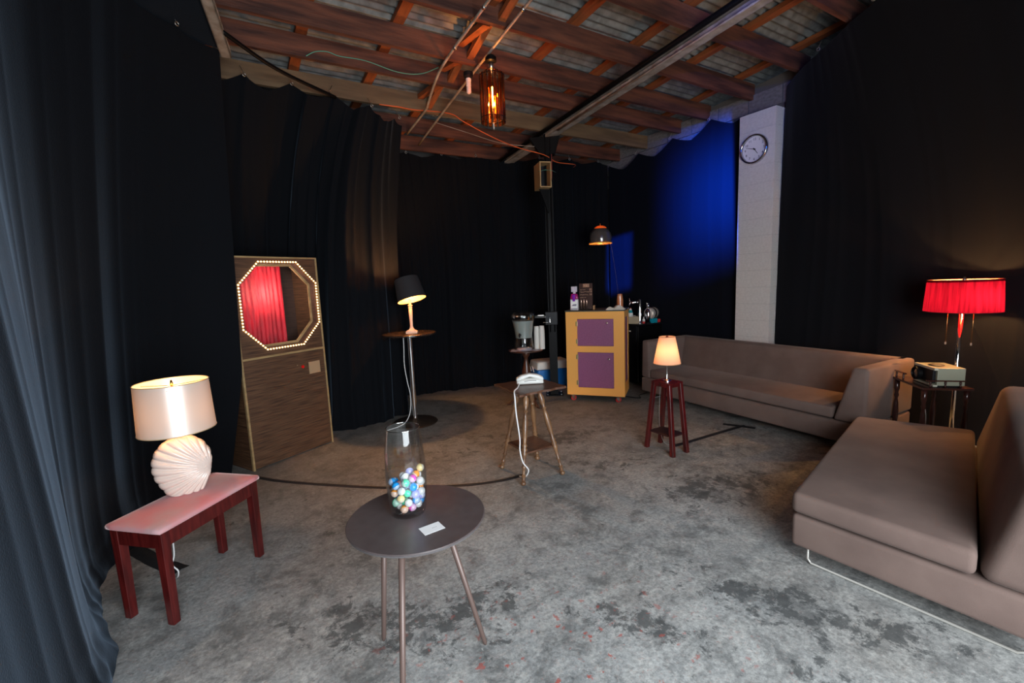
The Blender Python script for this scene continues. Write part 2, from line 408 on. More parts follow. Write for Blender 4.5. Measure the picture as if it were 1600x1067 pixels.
# front wall with the wide doorway the daylight comes through
bm = new_bm()
add_box(bm, (-1.2, -1.8, 0), (-0.65, -1.65, 4.2)); add_box(bm, (2.05, -1.8, 0), (5.9, -1.65, 4.2)); add_box(bm, (-0.65, -1.8, 2.65), (2.05, -1.65, 4.2))
struct('wall_front', bm, blockwall)

# painted blocks: the pilaster that shows between the curtains and the courses above them
block_shaded = mat('shaded_white_block', (0.20, 0.18, 0.18), 0.85, col2=(0.14, 0.125, 0.12), scale=8, bump=0.3)  # white block darkened in colour for the shade under the roof
protos_b = {}
def block(y0, y1, z0, z1, x0, x1, m_=None):
    m_ = m_ or blockwhite; proto = protos_b.get(m_.name)
    if proto is None:
        b_ = new_bm(); add_box(b_, (-.5, -.5, -.5), (.5, .5, .5)); 
        o = obj('block', b_, m_, wr); protos_b[m_.name] = o
    else:
        o = proto.copy(); COL.objects.link(o); o.parent = wr
    o.location = ((x0 + x1) / 2, (y0 + y1) / 2, (z0 + z1) / 2); o.scale = (x1 - x0, y1 - y0, z1 - z0)
zc = 0.0
for k in range(17):
    block(3.0, 3.43, zc + 0.0012, zc + 0.202, 5.40, 5.62); zc += 0.2032
bm = new_bm(); add_box(bm, (5.403, 3.003, 0), (5.6, 3.427, 3.45)); obj('mortar_bed', bm, blockwall, wr)
for z0 in (3.1, 3.31):
    y = 0.2 if z0 < 3.2 else 0.4
    while y < 6.5:
        if not (2.6 < y < 3.45): block(y, y + 0.395, z0, z0 + 0.2, 5.575, 5.62, block_shaded)
        y += 0.405
y = 0.2
while y < 6.4:
    h = min(0.2, roofz(y + 0.4) - 3.52 + 0.22)
    block(y, y + 0.395, 3.52, 3.52 + h, 5.575, 5.62, block_shaded); y += 0.405

# ceiling
ceil = struct('ceiling')
JY = [-1.3, -0.6, 0.1, 0.85, 1.5, 2.12, 2.80, 3.42, 4.01, 4.46, 5.07, 5.65, 6.2]
for jy in JY:
    z = roofz(jy); bm = new_bm()
    add_box(bm, (-1.05, jy - 0.045, z), (5.6, jy, z + 0.18))
    j = obj('joist', bm, wood_tan if abs(jy - 5.07) < .01 else wood_joist, ceil)
    if abs(jy - 5.07) < .01: j['label'] = 'tan plywood faced joist'
    if abs(jy - 4.46) < 0.01: pass
for px_ in (-0.7, 0.0, 0.70, 1.40, 2.10, 2.82, 3.60, 4.45, 5.30):
    bm = new_bm(); y0, y1 = -1.6, 6.6
    M = 1
    add_hexa(bm, [V(px_ - .045, y0, roofz(y0) + .18), V(px_ + .045, y0, roofz(y0) + .18), V(px_ + .045, y1, roofz(y1) + .18), V(px_ - .045, y1, roofz(y1) + .18)],
             [V(px_ - .045, y0, roofz(y0) + .225), V(px_ + .045, y0, roofz(y0) + .225), V(px_ + .045, y1, roofz(y1) + .225), V(px_ - .045, y1, roofz(y1) + .225)])
    obj('purlin', bm, wood_orange, ceil)
JJ = [-1.8] + JY + [6.8]
for i in range(len(JJ) - 1):
    y0, y1 = JJ[i], JJ[i + 1] + 0.01; bm = new_bm(); n = max(4, int((y1 - y0) / 0.010)); rows = []
    for k in range(n + 1):
        y = y0 + (y1 - y0) * k / n; z = roofz(y) + 0.242 + 0.016 * math.sin(2 * PI * y / 0.088)
        rows.append((bm.verts.new((-1.2, y, z)), bm.verts.new((5.9, y, z))))
    for k in range(n): bm.faces.new((rows[k][0], rows[k][1], rows[k + 1][1], rows[k + 1][0]))
    obj('corrugated_sheet', bm, tin, ceil, smooth=True)
# unseen solid deck added above the sheets so no outside light leaks in
bm = new_bm(); add_hexa(bm, [V(-1.3, -1.9, roofz(-1.9) + .27), V(6, -1.9, roofz(-1.9) + .27), V(6, 6.9, roofz(6.9) + .27), V(-1.3, 6.9, roofz(6.9) + .27)],
    [V(-1.3, -1.9, roofz(-1.9) + .34), V(6, -1.9, roofz(-1.9) + .34), V(6, 6.9, roofz(6.9) + .34), V(-1.3, 6.9, roofz(6.9) + .34)])
obj('light_block_deck', bm, mortar, ceil)
# herringbone braces between joists
def brace(x, ya, yb):
    for s in (0, 1):
        za, zb = (roofz(ya) + .02, roofz(yb) + .13) if s == 0 else (roofz(ya) + .13, roofz(yb) + .02)
        xo = x + (0.05 if s else -0.04)
        b_ = new_bm(); w_ = 0.065
        add_hexa(b_, [V(xo, ya + .045, za), V(xo + w_, ya + .045, za), V(xo + w_, yb, zb), V(xo, yb, zb)],
                 [V(xo, ya + .045, za + .045), V(xo + w_, ya + .045, za + .045), V(xo + w_, yb, zb + .045), V(xo, yb, zb + .045)])
        obj('cross_brace', b_, wood_orange, ceil)
for x in (1.98,):
    for a, b_ in ((1.5, 2.12), (2.12, 2.80), (2.80, 3.42), (3.42, 4.01), (4.01, 4.46), (4.46, 5.07)): brace(x, a, b_)

# steel channel and runs of pipe under the joists
def beam(name, x0, y0, x1, y1, zoff, w_, h_, m, label, cat='beam', group=None):
    t = thing(name, label, cat, group=group)
    d = V(x1 - x0, y1 - y0, 0).normalized(); s = V(-d.y, d.x, 0)
    def q(a, lo, hi, zl, zh):
        x, y = (x0, y0) if a == 0 else (x1, y1)
        return [V(x, y, roofz(y) + zoff) + s * lo + V(0, 0, zl), V(x, y, roofz(y) + zoff) + s * hi + V(0, 0, zl), V(x, y, roofz(y) + zoff) + s * hi + V(0, 0, zh), V(x, y, roofz(y) + zoff) + s * lo + V(0, 0, zh)]
    def bar(nm, lo, hi, zl, zh, mm):
        b_ = new_bm(); add_hexa(b_, q(0, lo, hi, zl, zh), q(1, lo, hi, zl, zh)); obj(nm, b_, mm, t)
    bar('web', -w_ * .1, w_ * .1, 0.006, h_, m)
    bar('flange', -w_ / 2, w_ / 2, 0, 0.008, m)
    bar('flange', -w_ / 2, w_ / 2, h_ - .008, h_, m)
    bar('lip', -w_ / 2, -w_ / 2 + .008, 0, h_ * .45, m)
    bar('lip', w_ / 2 - .008, w_ / 2, 0, h_ * .45, m)
    return t
beam('steel_beam', 3.74, 0.2, 3.72, 6.5, -0.075, 0.13, 0.07, steel, 'long bare steel beam crossing under the joists to the black post')
beam('steel_rail', -0.45, 0.4, 0.135, 4.55, -0.06, 0.075, 0.055, steel, 'short steel rail at top left ending by the left curtain')
bm = new_bm(); add_tube(bm, [(3.60, 0.2, roofz(.2) - .03), (3.6, 6.3, roofz(6.3) - .03)], 0.026, 10)
tag(obj('black_pipe', bm, blackmetal, smooth=True), 'black pipe running beside the long steel beam', 'pipe')
bm = new_bm(); add_tube(bm, [(3.66, 0.2, roofz(.2) - .09), (3.66, 4.75, roofz(4.75) - .09)], 0.012, 8)
tag(obj('thin_conduit', bm, steel, smooth=True), 'thin steel conduit clipped under the long steel beam', 'conduit')
bm = new_bm(); add_tube(bm, smooth_pts([(0.1, 4.2, 3.56), (0.5, 4.55, 3.5), (1.05, 4.95, 3.5)]), 0.016, 8)
tag(obj('black_pipe', bm, blackmetal, smooth=True), 'black pipe slanting down from the left rail to the curtain top', 'pipe')

def conduit(pts, r, label, clips):
    t = thing('conduit', label, 'conduit')
    b_ = new_bm(); add_tube(b_, smooth_pts(pts, 5), r, 8); obj('pipe', b_, steel, t, smooth=True)
    for c, d in clips:
        b2 = new_bm(); d = Vector(d).normalized() * .012; add_tube(b2, [Vector(c) - d, Vector(c) + d], r + .005, 8); obj('coupling', b2, nickel, t, smooth=True)
z55 = lambda y: roofz(y) - 0.03
conduit([(1.72, 0.5, z55(.5)), (1.79, 2.2, z55(2.2)), (1.803, 3.03, z55(3.03)), (1.815, 3.9, z55(3.9)), (1.84, 4.25, z55(4.25) - .02), (1.93, 4.7, z55(4.7) - .03), (1.97, 4.9, z55(4.9) - .02), (2.0, 5.6, z55(5.6))], 0.013,
        'bent steel conduit passing left of the hanging lantern', [((1.805, 3.2, z55(3.2)), (0, 1, -.08)), ((1.812, 3.75, z55(3.75)), (0, 1, -.08))])
conduit([(2.0, 0.5, z55(.5)), (2.085, 2.9, z55(2.9)), (2.12, 3.7, z55(3.7)), (2.16, 4.5, z55(4.5)), (2.25, 5.9, z55(5.9))], 0.012,
        'straight steel conduit that carries the hanging lantern', [((2.09, 3.1, z55(3.1)), (0, 1, -.08))])

# ------------------------------------------------------------------ curtains
def curtain(name, nodes, m, label, amp=0.05, seed=0.0, freq=4.2, du=0.014, nz=64, sag=0.05, hook=0.5, side=1, puddle=0.06, leanp=3.0, flare=None, fine=1.0):
    """nodes: (bottom x, y, top x, y, top z); side: +1/-1 which side of the path faces the room"""
    B = smooth_pts([V(n[0], n[1], 0) for n in nodes], 12); T = smooth_pts([V(n[2], n[3], n[4]) for n in nodes], 12)
    ln = [0.0]
    for i in range(1, len(B)): ln.append(ln[-1] + 0.5 * ((B[i] - B[i - 1]).length + (T[i] - T[i - 1]).length))
    tot = ln[-1]; nu = int(tot / du); bm = new_bm(); grid = []; k = 0
    for iu in range(nu + 1):
        s = tot * iu / nu
        while k < len(ln) - 2 and ln[k + 1] < s: k += 1
        f = (s - ln[k]) / max(1e-6, ln[k + 1] - ln[k])
        b = B[k].lerp(B[k + 1], f); t = T[k].lerp(T[k + 1], f)
        tb = (B[k + 1] - B[k]); tb.z = 0; tb.normalize(); nb = V(-tb.y, tb.x, 0) * side
        hk = (s / hook) % 1.0; zt = t.z - sag * (1 - (2 * abs(hk - .5)) ** 1.3) - 0.03
        rowv = []
        for iz in range(nz + 1):
            v = iz / nz; v = v ** 1.25; z = zt * v
            lean = v ** leanp
            p = Vector((b.x * (1 - lean) + t.x * lean, b.y * (1 - lean) + t.y * lean, z))
            q = s + 0.10 * (noise.noise(V(seed + s * .5, z * .35, 1.7))) + 0.05 * z * noise.noise(V(seed * 2 + s * .8, 3.1, 0))
            r1 = 0.5 + 0.5 * math.sin(2 * PI * q * freq * 0.5 + 3 * noise.noise(V(seed + q * .9, 0, 5)))
            r2 = noise.noise(V(seed + q * freq * .55, z * .12, 0.3))
            r3 = noise.noise(V(seed + q * freq * 2.2, z * .22, 7.3))
            crest = (1 - abs(2 * ((q * freq * .33 + .6 * noise.noise(V(seed + q * .7, 9, 2))) % 1.0) - 1)) ** 3.0
            a = amp * (0.75 + 0.5 * (1 - v))
            r4 = abs(noise.noise(V(seed + 4 + q * freq * 3.1, z * .10, 1.3)))
            dsp = a * (0.40 * r1 ** 1.5 + 1.0 * r2 + fine * (0.55 * r3 - 0.75 * r4 ** .7) + 0.75 * crest * (.4 + .6 * fine))
            dsp += puddle * math.exp(-z / .13) * (0.6 + 0.9 * noise.noise(V(seed + s * 1.7, 2.2, 0)))
            if z < .3: dsp += .02 * (1 - z / .3) * noise.noise(V(s * 7, z * 16, seed))
            if flare:
                e = max(0, 1 - (tot - s) / .5)
                dsp *= 1 - .85 * e
                p += flare * (e * max(0, 1 - z / .95) ** 1.1)
            p += nb * dsp
            if iz == 0: p.z = 0.003
            rowv.append(bm.verts.new(p))
        grid.append(rowv)
    for i in range(nu):
        for j in range(nz): bm.faces.new((grid[i][j], grid[i + 1][j], grid[i + 1][j + 1], grid[i][j + 1]))
    root = thing(name, label, 'curtain')
    c = obj('cloth', bm, m, root, smooth=True)
    # grommets at the hooks
    i = 0
    nh = int(tot / hook)
    for h in range(1, nh + 1):
        s = h * hook
        iu = min(nu, int(round(s / tot * nu)))
        k2 = max(i2 for i2 in range(len(ln)) if ln[i2] <= s + 1e-6); k2 = min(k2, len(ln) - 2)
        f = (s - ln[k2]) / max(1e-6, ln[k2 + 1] - ln[k2]); t = T[k2].lerp(T[k2 + 1], f)
        tb = (B[k2 + 1] - B[k2]); tb.z = 0; tb.normalize(); nb = V(-tb.y, tb.x, 0) * side
        b2 = new_bm(); c0 = t + nb * .06 + V(0, 0, -.045)
        pts = [c0 + tb * .014 * math.cos(2 * PI * a / 10) + V(0, 0, .014 * math.sin(2 * PI * a / 10)) for a in range(11)]
        add_tube(b2, pts, .004, 5, cap=False); add_tube(b2, [c0 + V(0, 0, .012), t + V(0, 0, .05)], .0025, 5)
        obj('grommet', b2, nickel, root, smooth=True)
    return root
zr = lambda y, o=0.0: roofz(y) + o
curtain('velvet_curtain', [(-.72, -1.55, -.74, -1.55, zr(-1.5, -.02)), (-.70, -.3, -.74, -.3, zr(-.3, -.02)), (-.67, 1.0, -.74, 1.0, zr(1, -.02)), (-.65, 1.9, -.76, 1.9, zr(1.9, -.02)), (-.66, 2.45, -.78, 2.5, zr(2.5, -.02)),
        (-.80, 2.9, -.80, 3.0, zr(3, -.02)), (-.90, 3.45, -.70, 3.5, zr(3.5, -.02)), (-.78, 4.05, -.42, 3.95, zr(3.95, -.02)), (-.50, 4.42, -.14, 4.30, zr(4.30, -.02)), (-.06, 4.46, .09, 4.50, zr(4.52, .0))],
        velvet, 'black velvet curtain down the left side, behind the pink bench', amp=0.065, seed=3.3, freq=2.0, side=-1, puddle=.09, leanp=1.0, sag=.02, flare=V(-.14, .16, 0), fine=.15)
bm = new_bm(); nn = 24; rows = []
for i in range(nn + 1):
    r_ = []
    for j in range(nn + 1):
        y = 1.6 + (4.46 - 1.6) * j / nn; x = -1.0 + (1.04 + (-.25 + .30 * (y - 2) / 2.5) - .0) * i / nn
        r_.append(bm.verts.new((x, y, roofz(y) - .035 - .03 * abs(noise.noise(V(x * 2, y * 2, 4))))))
    rows.append(r_)
for i in range(nn):
    for j in range(nn): bm.faces.new((rows[i][j], rows[i + 1][j], rows[i + 1][j + 1], rows[i][j + 1]))
tag(obj('ceiling_cloth', bm, velvet, smooth=True), 'black cloth stapled under the joists left of the short steel rail', 'cloth')
curtain('velvet_curtain', [(-.85, 5.05, -.45, 4.95, 3.68), (-.4, 5.38, -.05, 4.98, 3.64), (.10, 5.62, .35, 5.0, 3.60), (.47, 5.76, .75, 5.0, 3.60), (.68, 5.52, 1.02, 5.0, 3.58), (.88, 5.30, 1.25, 5.0, 3.55), (1.2, 5.38, 1.45, 5.0, 3.50), (1.48, 5.42, 1.62, 5.02, 3.46), (1.73, 5.50, 1.77, 5.08, 3.46)],
        velvet, 'black velvet curtain behind the bulb-lit booth and the tall bar table', amp=0.085, seed=11.0, freq=3.2, side=-1, puddle=.06, leanp=3.2, hook=.42, sag=.09)
curtain('velvet_curtain', [(1.75, 6.5, 1.75, 6.5, 3.50), (2.6, 6.33, 2.6, 6.33, 3.50), (3.6, 6.08, 3.6, 6.08, 3.50), (4.6, 5.84, 4.6, 5.84, 3.51), (5.36, 5.66, 5.36, 5.66, 3.49)],
        velvet, 'black velvet curtain across the far end, behind the black post', amp=0.07, seed=23.0, freq=4.2, side=-1, puddle=.05)
curtain('cloth_curtain', [(5.46, 5.74, 5.46, 5.74, 3.46), (5.50, 5.2, 5.48, 5.2, 3.50), (5.5, 4.5, 5.5, 4.5, 3.56), (5.5, 3.9, 5.5, 3.9, 3.62), (5.5, 3.435, 5.5, 3.435, 3.62)],
        velvet_r, 'black cloth curtain washed in blue light, left of the white pilaster', amp=0.018, seed=31.0, freq=2.4, side=-1, puddle=.03, hook=.62, sag=.14)
curtain('cloth_curtain', [(5.52, 2.985, 5.53, 2.96, zr(2.96, -.01)), (5.52, 2.6, 5.22, 2.6, zr(2.6, -.01)), (5.53, 2.0, 4.88, 2.15, zr(2.15, -.01)), (5.53, 1.3, 4.5, 1.5, zr(1.5, -.01)), (5.38, .75, 4.2, .8, zr(.8, -.01)), (5.5, 0, 4.0, 0, zr(0, -.01)), (5.4, -1.5, 4.0, -1.5, zr(-1.5, -.01))],
        velvet_w, 'black cloth curtain right of the white pilaster, behind the red lamp', amp=0.045, seed=47.0, fine=.5, freq=2.0, side=-1, puddle=.04, leanp=3.0, hook=.7, sag=.0)

# ------------------------------------------------------------------ post and what hangs on it
PX, PY = 3.72, 5.06
t = thing('post', 'black steel post from floor to roof left of the mustard cabinet', 'post', (PX, PY, 0), math.radians(-36))
zt = 3.5
bm = new_bm(); add_box(bm, (-.055, -.052, 0.015), (.055, -.04, zt)); add_box(bm, (-.055, .04, 0.015), (.055, .052, zt)); add_box(bm, (-.008, -.045, 0.015), (.008, .045, zt))
for x_ in (-.032, .03): add_tube(bm, [(x_, -.062, 0.9), (x_, -.062, zt)], .011, 8)
obj('column', bm, blackmetal, t)
bm = new_bm(); add_box(bm, (-.12, -.11, 0), (.12, .11, .016), bevel=.003); obj('base_plate', bm, blackmetal, t)
bm = new_bm(); add_box(bm, (-.10, -.08, 1.0), (.07, .07, 1.18), bevel=.006); obj('clamp_box', bm, blackplastic, t)
bm = new_bm(); add_hexa(bm, [V(-.09, -.07, 3.25), V(.09, -.07, 3.25), V(.09, .07, 3.25), V(-.09, .07, 3.25)], [V(-.24, -.07, 3.47), V(.16, -.07, 3.47), V(.16, .07, 3.47), V(-.24, .07, 3.47)]); obj('capital', bm, blackmetal, t)
for sx in (-.095, .095):
    for sy in (-.085, .085):
        bm = new_bm(); add_lathe(bm, [(.009, .016), (.009, .026)], (sx, sy, 0), 6); obj('bolt', bm, nickel, t)
# small tray on a wire bracket
t = thing('wire_shelf', 'small wire shelf with a dark tray fixed to the left of the black post', 'shelf', (PX - .12, PY + .02, 1.04), math.radians(-36))
bm = new_bm(); add_box(bm, (-.13, -.06, .075), (.02, .06, .09), bevel=.004); obj('tray', bm, slate, t)
bm = new_bm(); add_tube(bm, [(-.13, -.06, .07), (.07, -.06, .07), (.075, -.06, 0), (-.02, -.06, 0)], .005, 6); add_tube(bm, [(-.13, .06, .07), (.05, .06, .07)], .005, 6); obj('bracket', bm, chrome, t)
bm = new_bm(); add_box(bm, (-.09, -.03, .09), (-.01, .03, .1)); obj('cutlery', bm, nickel, t)
# plywood speaker box on its bracket
t = thing('wooden_box', 'open fronted tan wooden box mounted high on the black post', 'box', (3.60, 5.02, 2.80), math.radians(-18))
wd, dp, hh, th = .155, .26, .32, .014
bm = new_bm(); add_box(bm, (-wd/2, -dp/2, 0), (-wd/2 + th, dp/2, hh)); obj('side_panel', bm, boothtrim_ := mat('plywood', (.42, .27, .12), .6), t)
bm = new_bm(); add_box(bm, (wd/2 - th, -dp/2, 0), (wd/2, dp/2, hh)); obj('side_panel', bm, boothtrim_, t)
bm = new_bm(); add_box(bm, (-wd/2 + th, -dp/2, 0), (wd/2 - th, dp/2, th)); obj('bottom_panel', bm, boothtrim_, t)
bm = new_bm(); add_box(bm, (-wd/2 + th, -dp/2, hh - th), (wd/2 - th, dp/2, hh)); obj('top_panel', bm, boothtrim_, t)
bm = new_bm(); add_box(bm, (-wd/2 + th, .06, th), (wd/2 - th, .075, hh - th)); obj('back_panel', bm, blackplastic, t)
bm = new_bm(); add_hexa(bm, [V(-.05, -.01, -.001), V(.08, -.01, -.001), V(.08, .01, -.001), V(-.05, .01, -.001)], [V(.06, -.01, -.3), V(.08, -.01, -.3), V(.08, .01, -.3), V(.06, .01, -.3)]); obj('bracket', bm, blackmetal, t)
bm = new_bm(); add_tube(bm, smooth_pts([(3.62, 4.84, 3.2), (3.625, 4.85, 3.0), (3.63, 4.86, 2.93), (3.622, 4.86, 2.88)]), .003, 5)
tag(obj('hanging_cord', bm, mat('dull_red_cord', (.35, .04, .03), .5), smooth=True), 'thin dull red cord dangling in front of the wooden box', 'cord')
bm = new_bm(); add_tube(bm, [(3.47, 4.94, 2.995), (3.52, 4.845, 3.0), (3.62, 4.84, 3.0), (3.72, 4.89, 2.995)], .003, 5)
tag(obj('green_string', bm, cord_green, smooth=True), 'green string tied across the front of the wooden box', 'string')

bm = new_bm(); add_tube(bm, smooth_pts([(1.50, 5.0, 3.52), (1.70, 4.98, 3.52), (1.864, 5.0, 3.524), (2.305, 5.0, 3.548), (2.488, 5.0, 3.48), (2.85, 5.0, 3.36), (3.191, 5.0, 3.281), (3.6, 4.97, 3.22), (3.9, 5.1, 3.19), (4.29, 5.2, 3.22), (4.6, 5.6, 3.3)], 6), .006, 6)
tag(obj('extension_cord', bm, cord_orange, smooth=True), 'orange extension cord slung under the roof from the curtain to the post', 'cord')
bm = new_bm(); add_tube(bm, smooth_pts([(2.2, 5.2, 3.5), (2.6, 5.2, 3.44), (3.1, 5.2, 3.37), (3.6, 5.12, 3.36)], 6), .004, 6)
tag(obj('grey_wire', bm, steel, smooth=True), 'thin grey wire sagging behind the orange cord to the post', 'wire')
bm = new_bm(); add_tube(bm, smooth_pts([(.722, 4.405, 3.59), (.80, 4.405, 3.64), (.9, 4.405, 3.66), (1.0, 4.405, 3.645), (1.226, 4.405, 3.652), (1.521, 4.405, 3.612), (1.75, 4.405, 3.64), (1.95, 4.405, 3.74)], 6), .004, 6)
tag(obj('green_string', bm, cord_green, smooth=True), 'green string looped along the face of a roof joist', 'string')

# hanging lantern
t = thing('lantern', 'hanging lantern of upright amber glass strips around a bare filament bulb', 'lamp', (2.12, 3.68, 3.02))
bm = new_bm(); add_lathe(bm, [(.03, .50), (.05, .51), (.05, .54), (.03, .56)], n=14); obj('ceiling_box', bm, blackmetal, t, smooth=True, angle=40)
bm = new_bm(); add_lathe(bm, [(.012, .44), (.022, .47), (.022, .50)], n=12); add_tube(bm, [(0, 0, .42), (0, 0, .54)], .006, 6); obj('socket', bm, nickel, t, smooth=True)
amber = bpy.data.materials.new('smoked_amber_glass'); amber.use_nodes = True
nt = amber.node_tree; nt.nodes.clear(); o_ = nt.nodes.new('ShaderNodeOutputMaterial'); mx = nt.nodes.new('ShaderNodeMixShader'); tr = nt.nodes.new('ShaderNodeBsdfTransparent'); gl = nt.nodes.new('ShaderNodeBsdfGlossy')
tr.inputs[0].default_value = (0.80, 0.42, 0.14, 1); gl.inputs['Roughness'].default_value = 0.12; gl.inputs[0].default_value = (1, .8, .55, 1); mx.inputs[0].default_value = 0.30
nt.links.new(tr.outputs[0], mx.inputs[1]); nt.links.new(gl.outputs[0], mx.inputs[2]); nt.links.new(mx.outputs[0], o_.inputs[0])
for k in range(14):
    a = 2 * PI * k / 14; b_ = new_bm(); M = Matrix.Rotation(a, 4, 'Z') @ Matrix.Translation((.105, 0, 0))
    add_box(b_, (-.006, -.013, 0), (.006, .013, .40), M); obj('glass_strip', b_, amber, t)
for k in range(14):
    a = 2 * PI * (k + .5) / 14; b_ = new_bm(); add_tube(b_, [(.108 * math.cos(a), .108 * math.sin(a), -.004), (.108 * math.cos(a), .108 * math.sin(a), .405)], .0035, 6); obj('rod', b_, blackmetal, t, smooth=True)
for z in (.035, .385):
    b_ = new_bm(); add_tube(b_, [(.112 * math.cos(2 * PI * k / 24), .112 * math.sin(2 * PI * k / 24), z) for k in range(25)], .004, 6, cap=False); obj('ring', b_, blackmetal, t, smooth=True)
for k in range(4):
    a = 2 * PI * k / 4 + .3; b_ = new_bm(); add_tube(b_, [(.112 * math.cos(a), .112 * math.sin(a), .385), (.02 * math.cos(a), .02 * math.sin(a), .46)], .003, 5); obj('spoke', b_, blackmetal, t, smooth=True)
bm = new_bm(); add_lathe(bm, [(.004, .10), (.012, .12), (.016, .2), (.016, .33), (.012, .42)], n=12); obj('bulb', bm, thin_glass('amber_bulb', (1, .8, .5), .1), t, smooth=True)
bm = new_bm(); add_tube(bm, [(0, 0, .14), (0.001, 0, .22), (0, 0, .30)], .006, 6); obj('filament', bm, emis('filament', (1, .45, .1), 140), t, smooth=True)
bm = new_bm(); add_lathe(bm, [(.004, -.06), (.010, -.04), (.006, -.01), (.012, .0)], n=10); obj('finial', bm, nickel, t, smooth=True)
point('lantern_light', (2.12, 3.68, 3.25), 20, (1, .42, .12), .02)
# unlit compact fluorescent
t = thing('spiral_bulb', 'unlit white compact fluorescent bulb behind the lantern', 'bulb', (2.07, 4.03, 3.38))
bm = new_bm(); add_lathe(bm, [(.012, 0), (.022, .01), (.022, .055), (.018, .06)], n=14); add_lathe(bm, [(.018, .06), (.023, .065), (.023, .10), (.02, .105)], n=14); obj('tube', bm, white_plastic, t, smooth=True, angle=40)
bm = new_bm(); add_lathe(bm, [(.024, .105), (.026, .13), (.02, .135)], n=14); obj('base', bm, white_plastic, t, smooth=True, angle=40)
bm = new_bm(); add_lathe(bm, [(.032, .135), (.045, .15), (.045, .185)], n=14); obj('holder', bm, blackplastic, t, smooth=True, angle=40)

# clock (on the pilaster)
t = thing('wall_clock', 'round chrome wall clock with black numerals on the white pilaster', 'clock', (5.395, 3.235, 3.04))
t.rotation_euler = (PI / 2, 0, -PI / 2)          # local x -> -y (viewer's right), local y -> up, local z -> out (-x)
CR = .165
bm = new_bm(); add_lathe(bm, [(CR - .022, .003), (CR - .02, .03), (CR - .012, .037), (CR, .03), (CR + .003, .0)], n=48, cap=False); obj('rim', bm, mat('dark_chrome', (.5, .5, .52), .12, 1.0), t, smooth=True)
bm = new_bm(); add_lathe(bm, [(0.001, .003), (CR - .01, .003)], n=48, cap=False); obj('dial', bm, mat('clock_dial', (.78, .75, .76), .6), t)
ink = mat('black_ink', (.01, .01, .012), .5)
def text_mesh(s, size, name='text'):
    cu = bpy.data.curves.new(name, 'FONT'); cu.body = s; cu.size = size; cu.align_x = 'CENTER'; cu.align_y = 'CENTER'; cu.extrude = 0.0006
    o = bpy.data.objects.new(name, cu); COL.objects.link(o)
    me = bpy.data.meshes.new_from_object(o.evaluated_get(bpy.context.evaluated_depsgraph_get()))
    bpy.data.objects.remove(o); bpy.data.curves.remove(cu); return me
for h in range(1, 13):
    a = PI / 2 - h * PI / 6; me = text_mesh(str(h), .038); me.materials.append(ink)
    o = bpy.data.objects.new('numeral', me); COL.objects.link(o); o.parent = t; o.location = (.112 * math.cos(a), .112 * math.sin(a), .0045)
def hand(name, ang, L_, w_, z):
    b_ = new_bm(); M = Matrix.Rotation(ang, 4, 'Z'); add_hexa(b_, [M @ V(-.02, -w_, z), M @ V(L_, -w_ * .6, z), M @ V(L_, w_ * .6, z), M @ V(-.02, w_, z)], [M @ V(-.02, -w_, z + .001), M @ V(L_, -w_ * .6, z + .001), M @ V(L_, w_ * .6, z + .001), M @ V(-.02, w_, z + .001)]); obj(name, b_, ink, t)
hand('hour_hand', PI / 2 - math.radians(144), .07, .0045, .006)
hand('minute_hand', PI / 2 - math.radians(288), .105, .0035, .008)
bm = new_bm(); add_lathe(bm, [(.009, .005), (.009, .011)], n=12); obj('hub', bm, ink, t)

# ------------------------------------------------------------------ booth
BA = math.atan2(.463, .887)
t = thing('booth', 'tall wood-grain booth with an octagonal window ringed by small bulbs', 'booth', (-.024, 4.582, 0), BA)
BW, BH, BD = .848, 1.93, .42
octo = [(.25, 1.885), (.62, 1.885), (.815, 1.680), (.815, 1.285), (.62, 1.082), (.25, 1.082), (.052, 1.285), (.052, 1.680)]
cxo, czo = .434, 1.483
def osc(f): return [(cxo + (x - cxo) * f, czo + (z - czo) * f) for x, z in octo]
def ring_mesh(bm, outer, inner, y0, y1):
    n = len(inner)
    vo0 = [bm.verts.new((x, y0, z)) for x, z in outer]; vi0 = [bm.verts.new((x, y0, z)) for x, z in inner]
    vo1 = [bm.verts.new((x, y1, z)) for x, z in outer]; vi1 = [bm.verts.new((x, y1, z)) for x, z in inner]
    for i in range(n):
        j = (i + 1) % n
        bm.faces.new((vo0[i], vo0[j], vi0[j], vi0[i])); bm.faces.new((vo1[j], vo1[i], vi1[i], vi1[j]))
        bm.faces.new((vi0[i], vi0[j], vi1[j], vi1[i])); bm.faces.new((vo0[j], vo0[i], vo1[i], vo1[j]))
RZ = 1.02
# upper panel: rectangle boundary sampled to eight points matching the octagon
rect = [(.25, BH - .015), (.62, BH - .015), (BW - .018, BH - .015), (BW - .018, 1.285), (BW - .018, RZ), (.018, RZ), (.018, 1.285), (.018, BH - .015)]
bm = new_bm()
ring_mesh(bm, [(.018, BH - .015), (.25, BH - .015), (.62, BH - .015), (BW - .018, BH - .015), (BW - .018, 1.68), (BW - .018, 1.285), (BW - .018, RZ), (.62, RZ), (.25, RZ), (.018, RZ), (.018, 1.285), (.018, 1.68)],
          (lambda O: [((O[7][0] + O[0][0]) / 2, (O[7][1] + O[0][1]) / 2), O[0], O[1], ((O[1][0] + O[2][0]) / 2, (O[1][1] + O[2][1]) / 2), O[2], O[3], ((O[3][0] + O[4][0]) / 2, (O[3][1] + O[4][1]) / 2), O[4], O[5], ((O[5][0] + O[6][0]) / 2, (O[5][1] + O[6][1]) / 2), O[6], O[7]])(osc(.955)), 0.002, .02)
obj('upper_panel', bm, boothwood, t)
bm = new_bm(); add_box(bm, (.018, .002, .012), (BW - .018, .02, RZ)); obj('lower_panel', bm, boothwood, t)
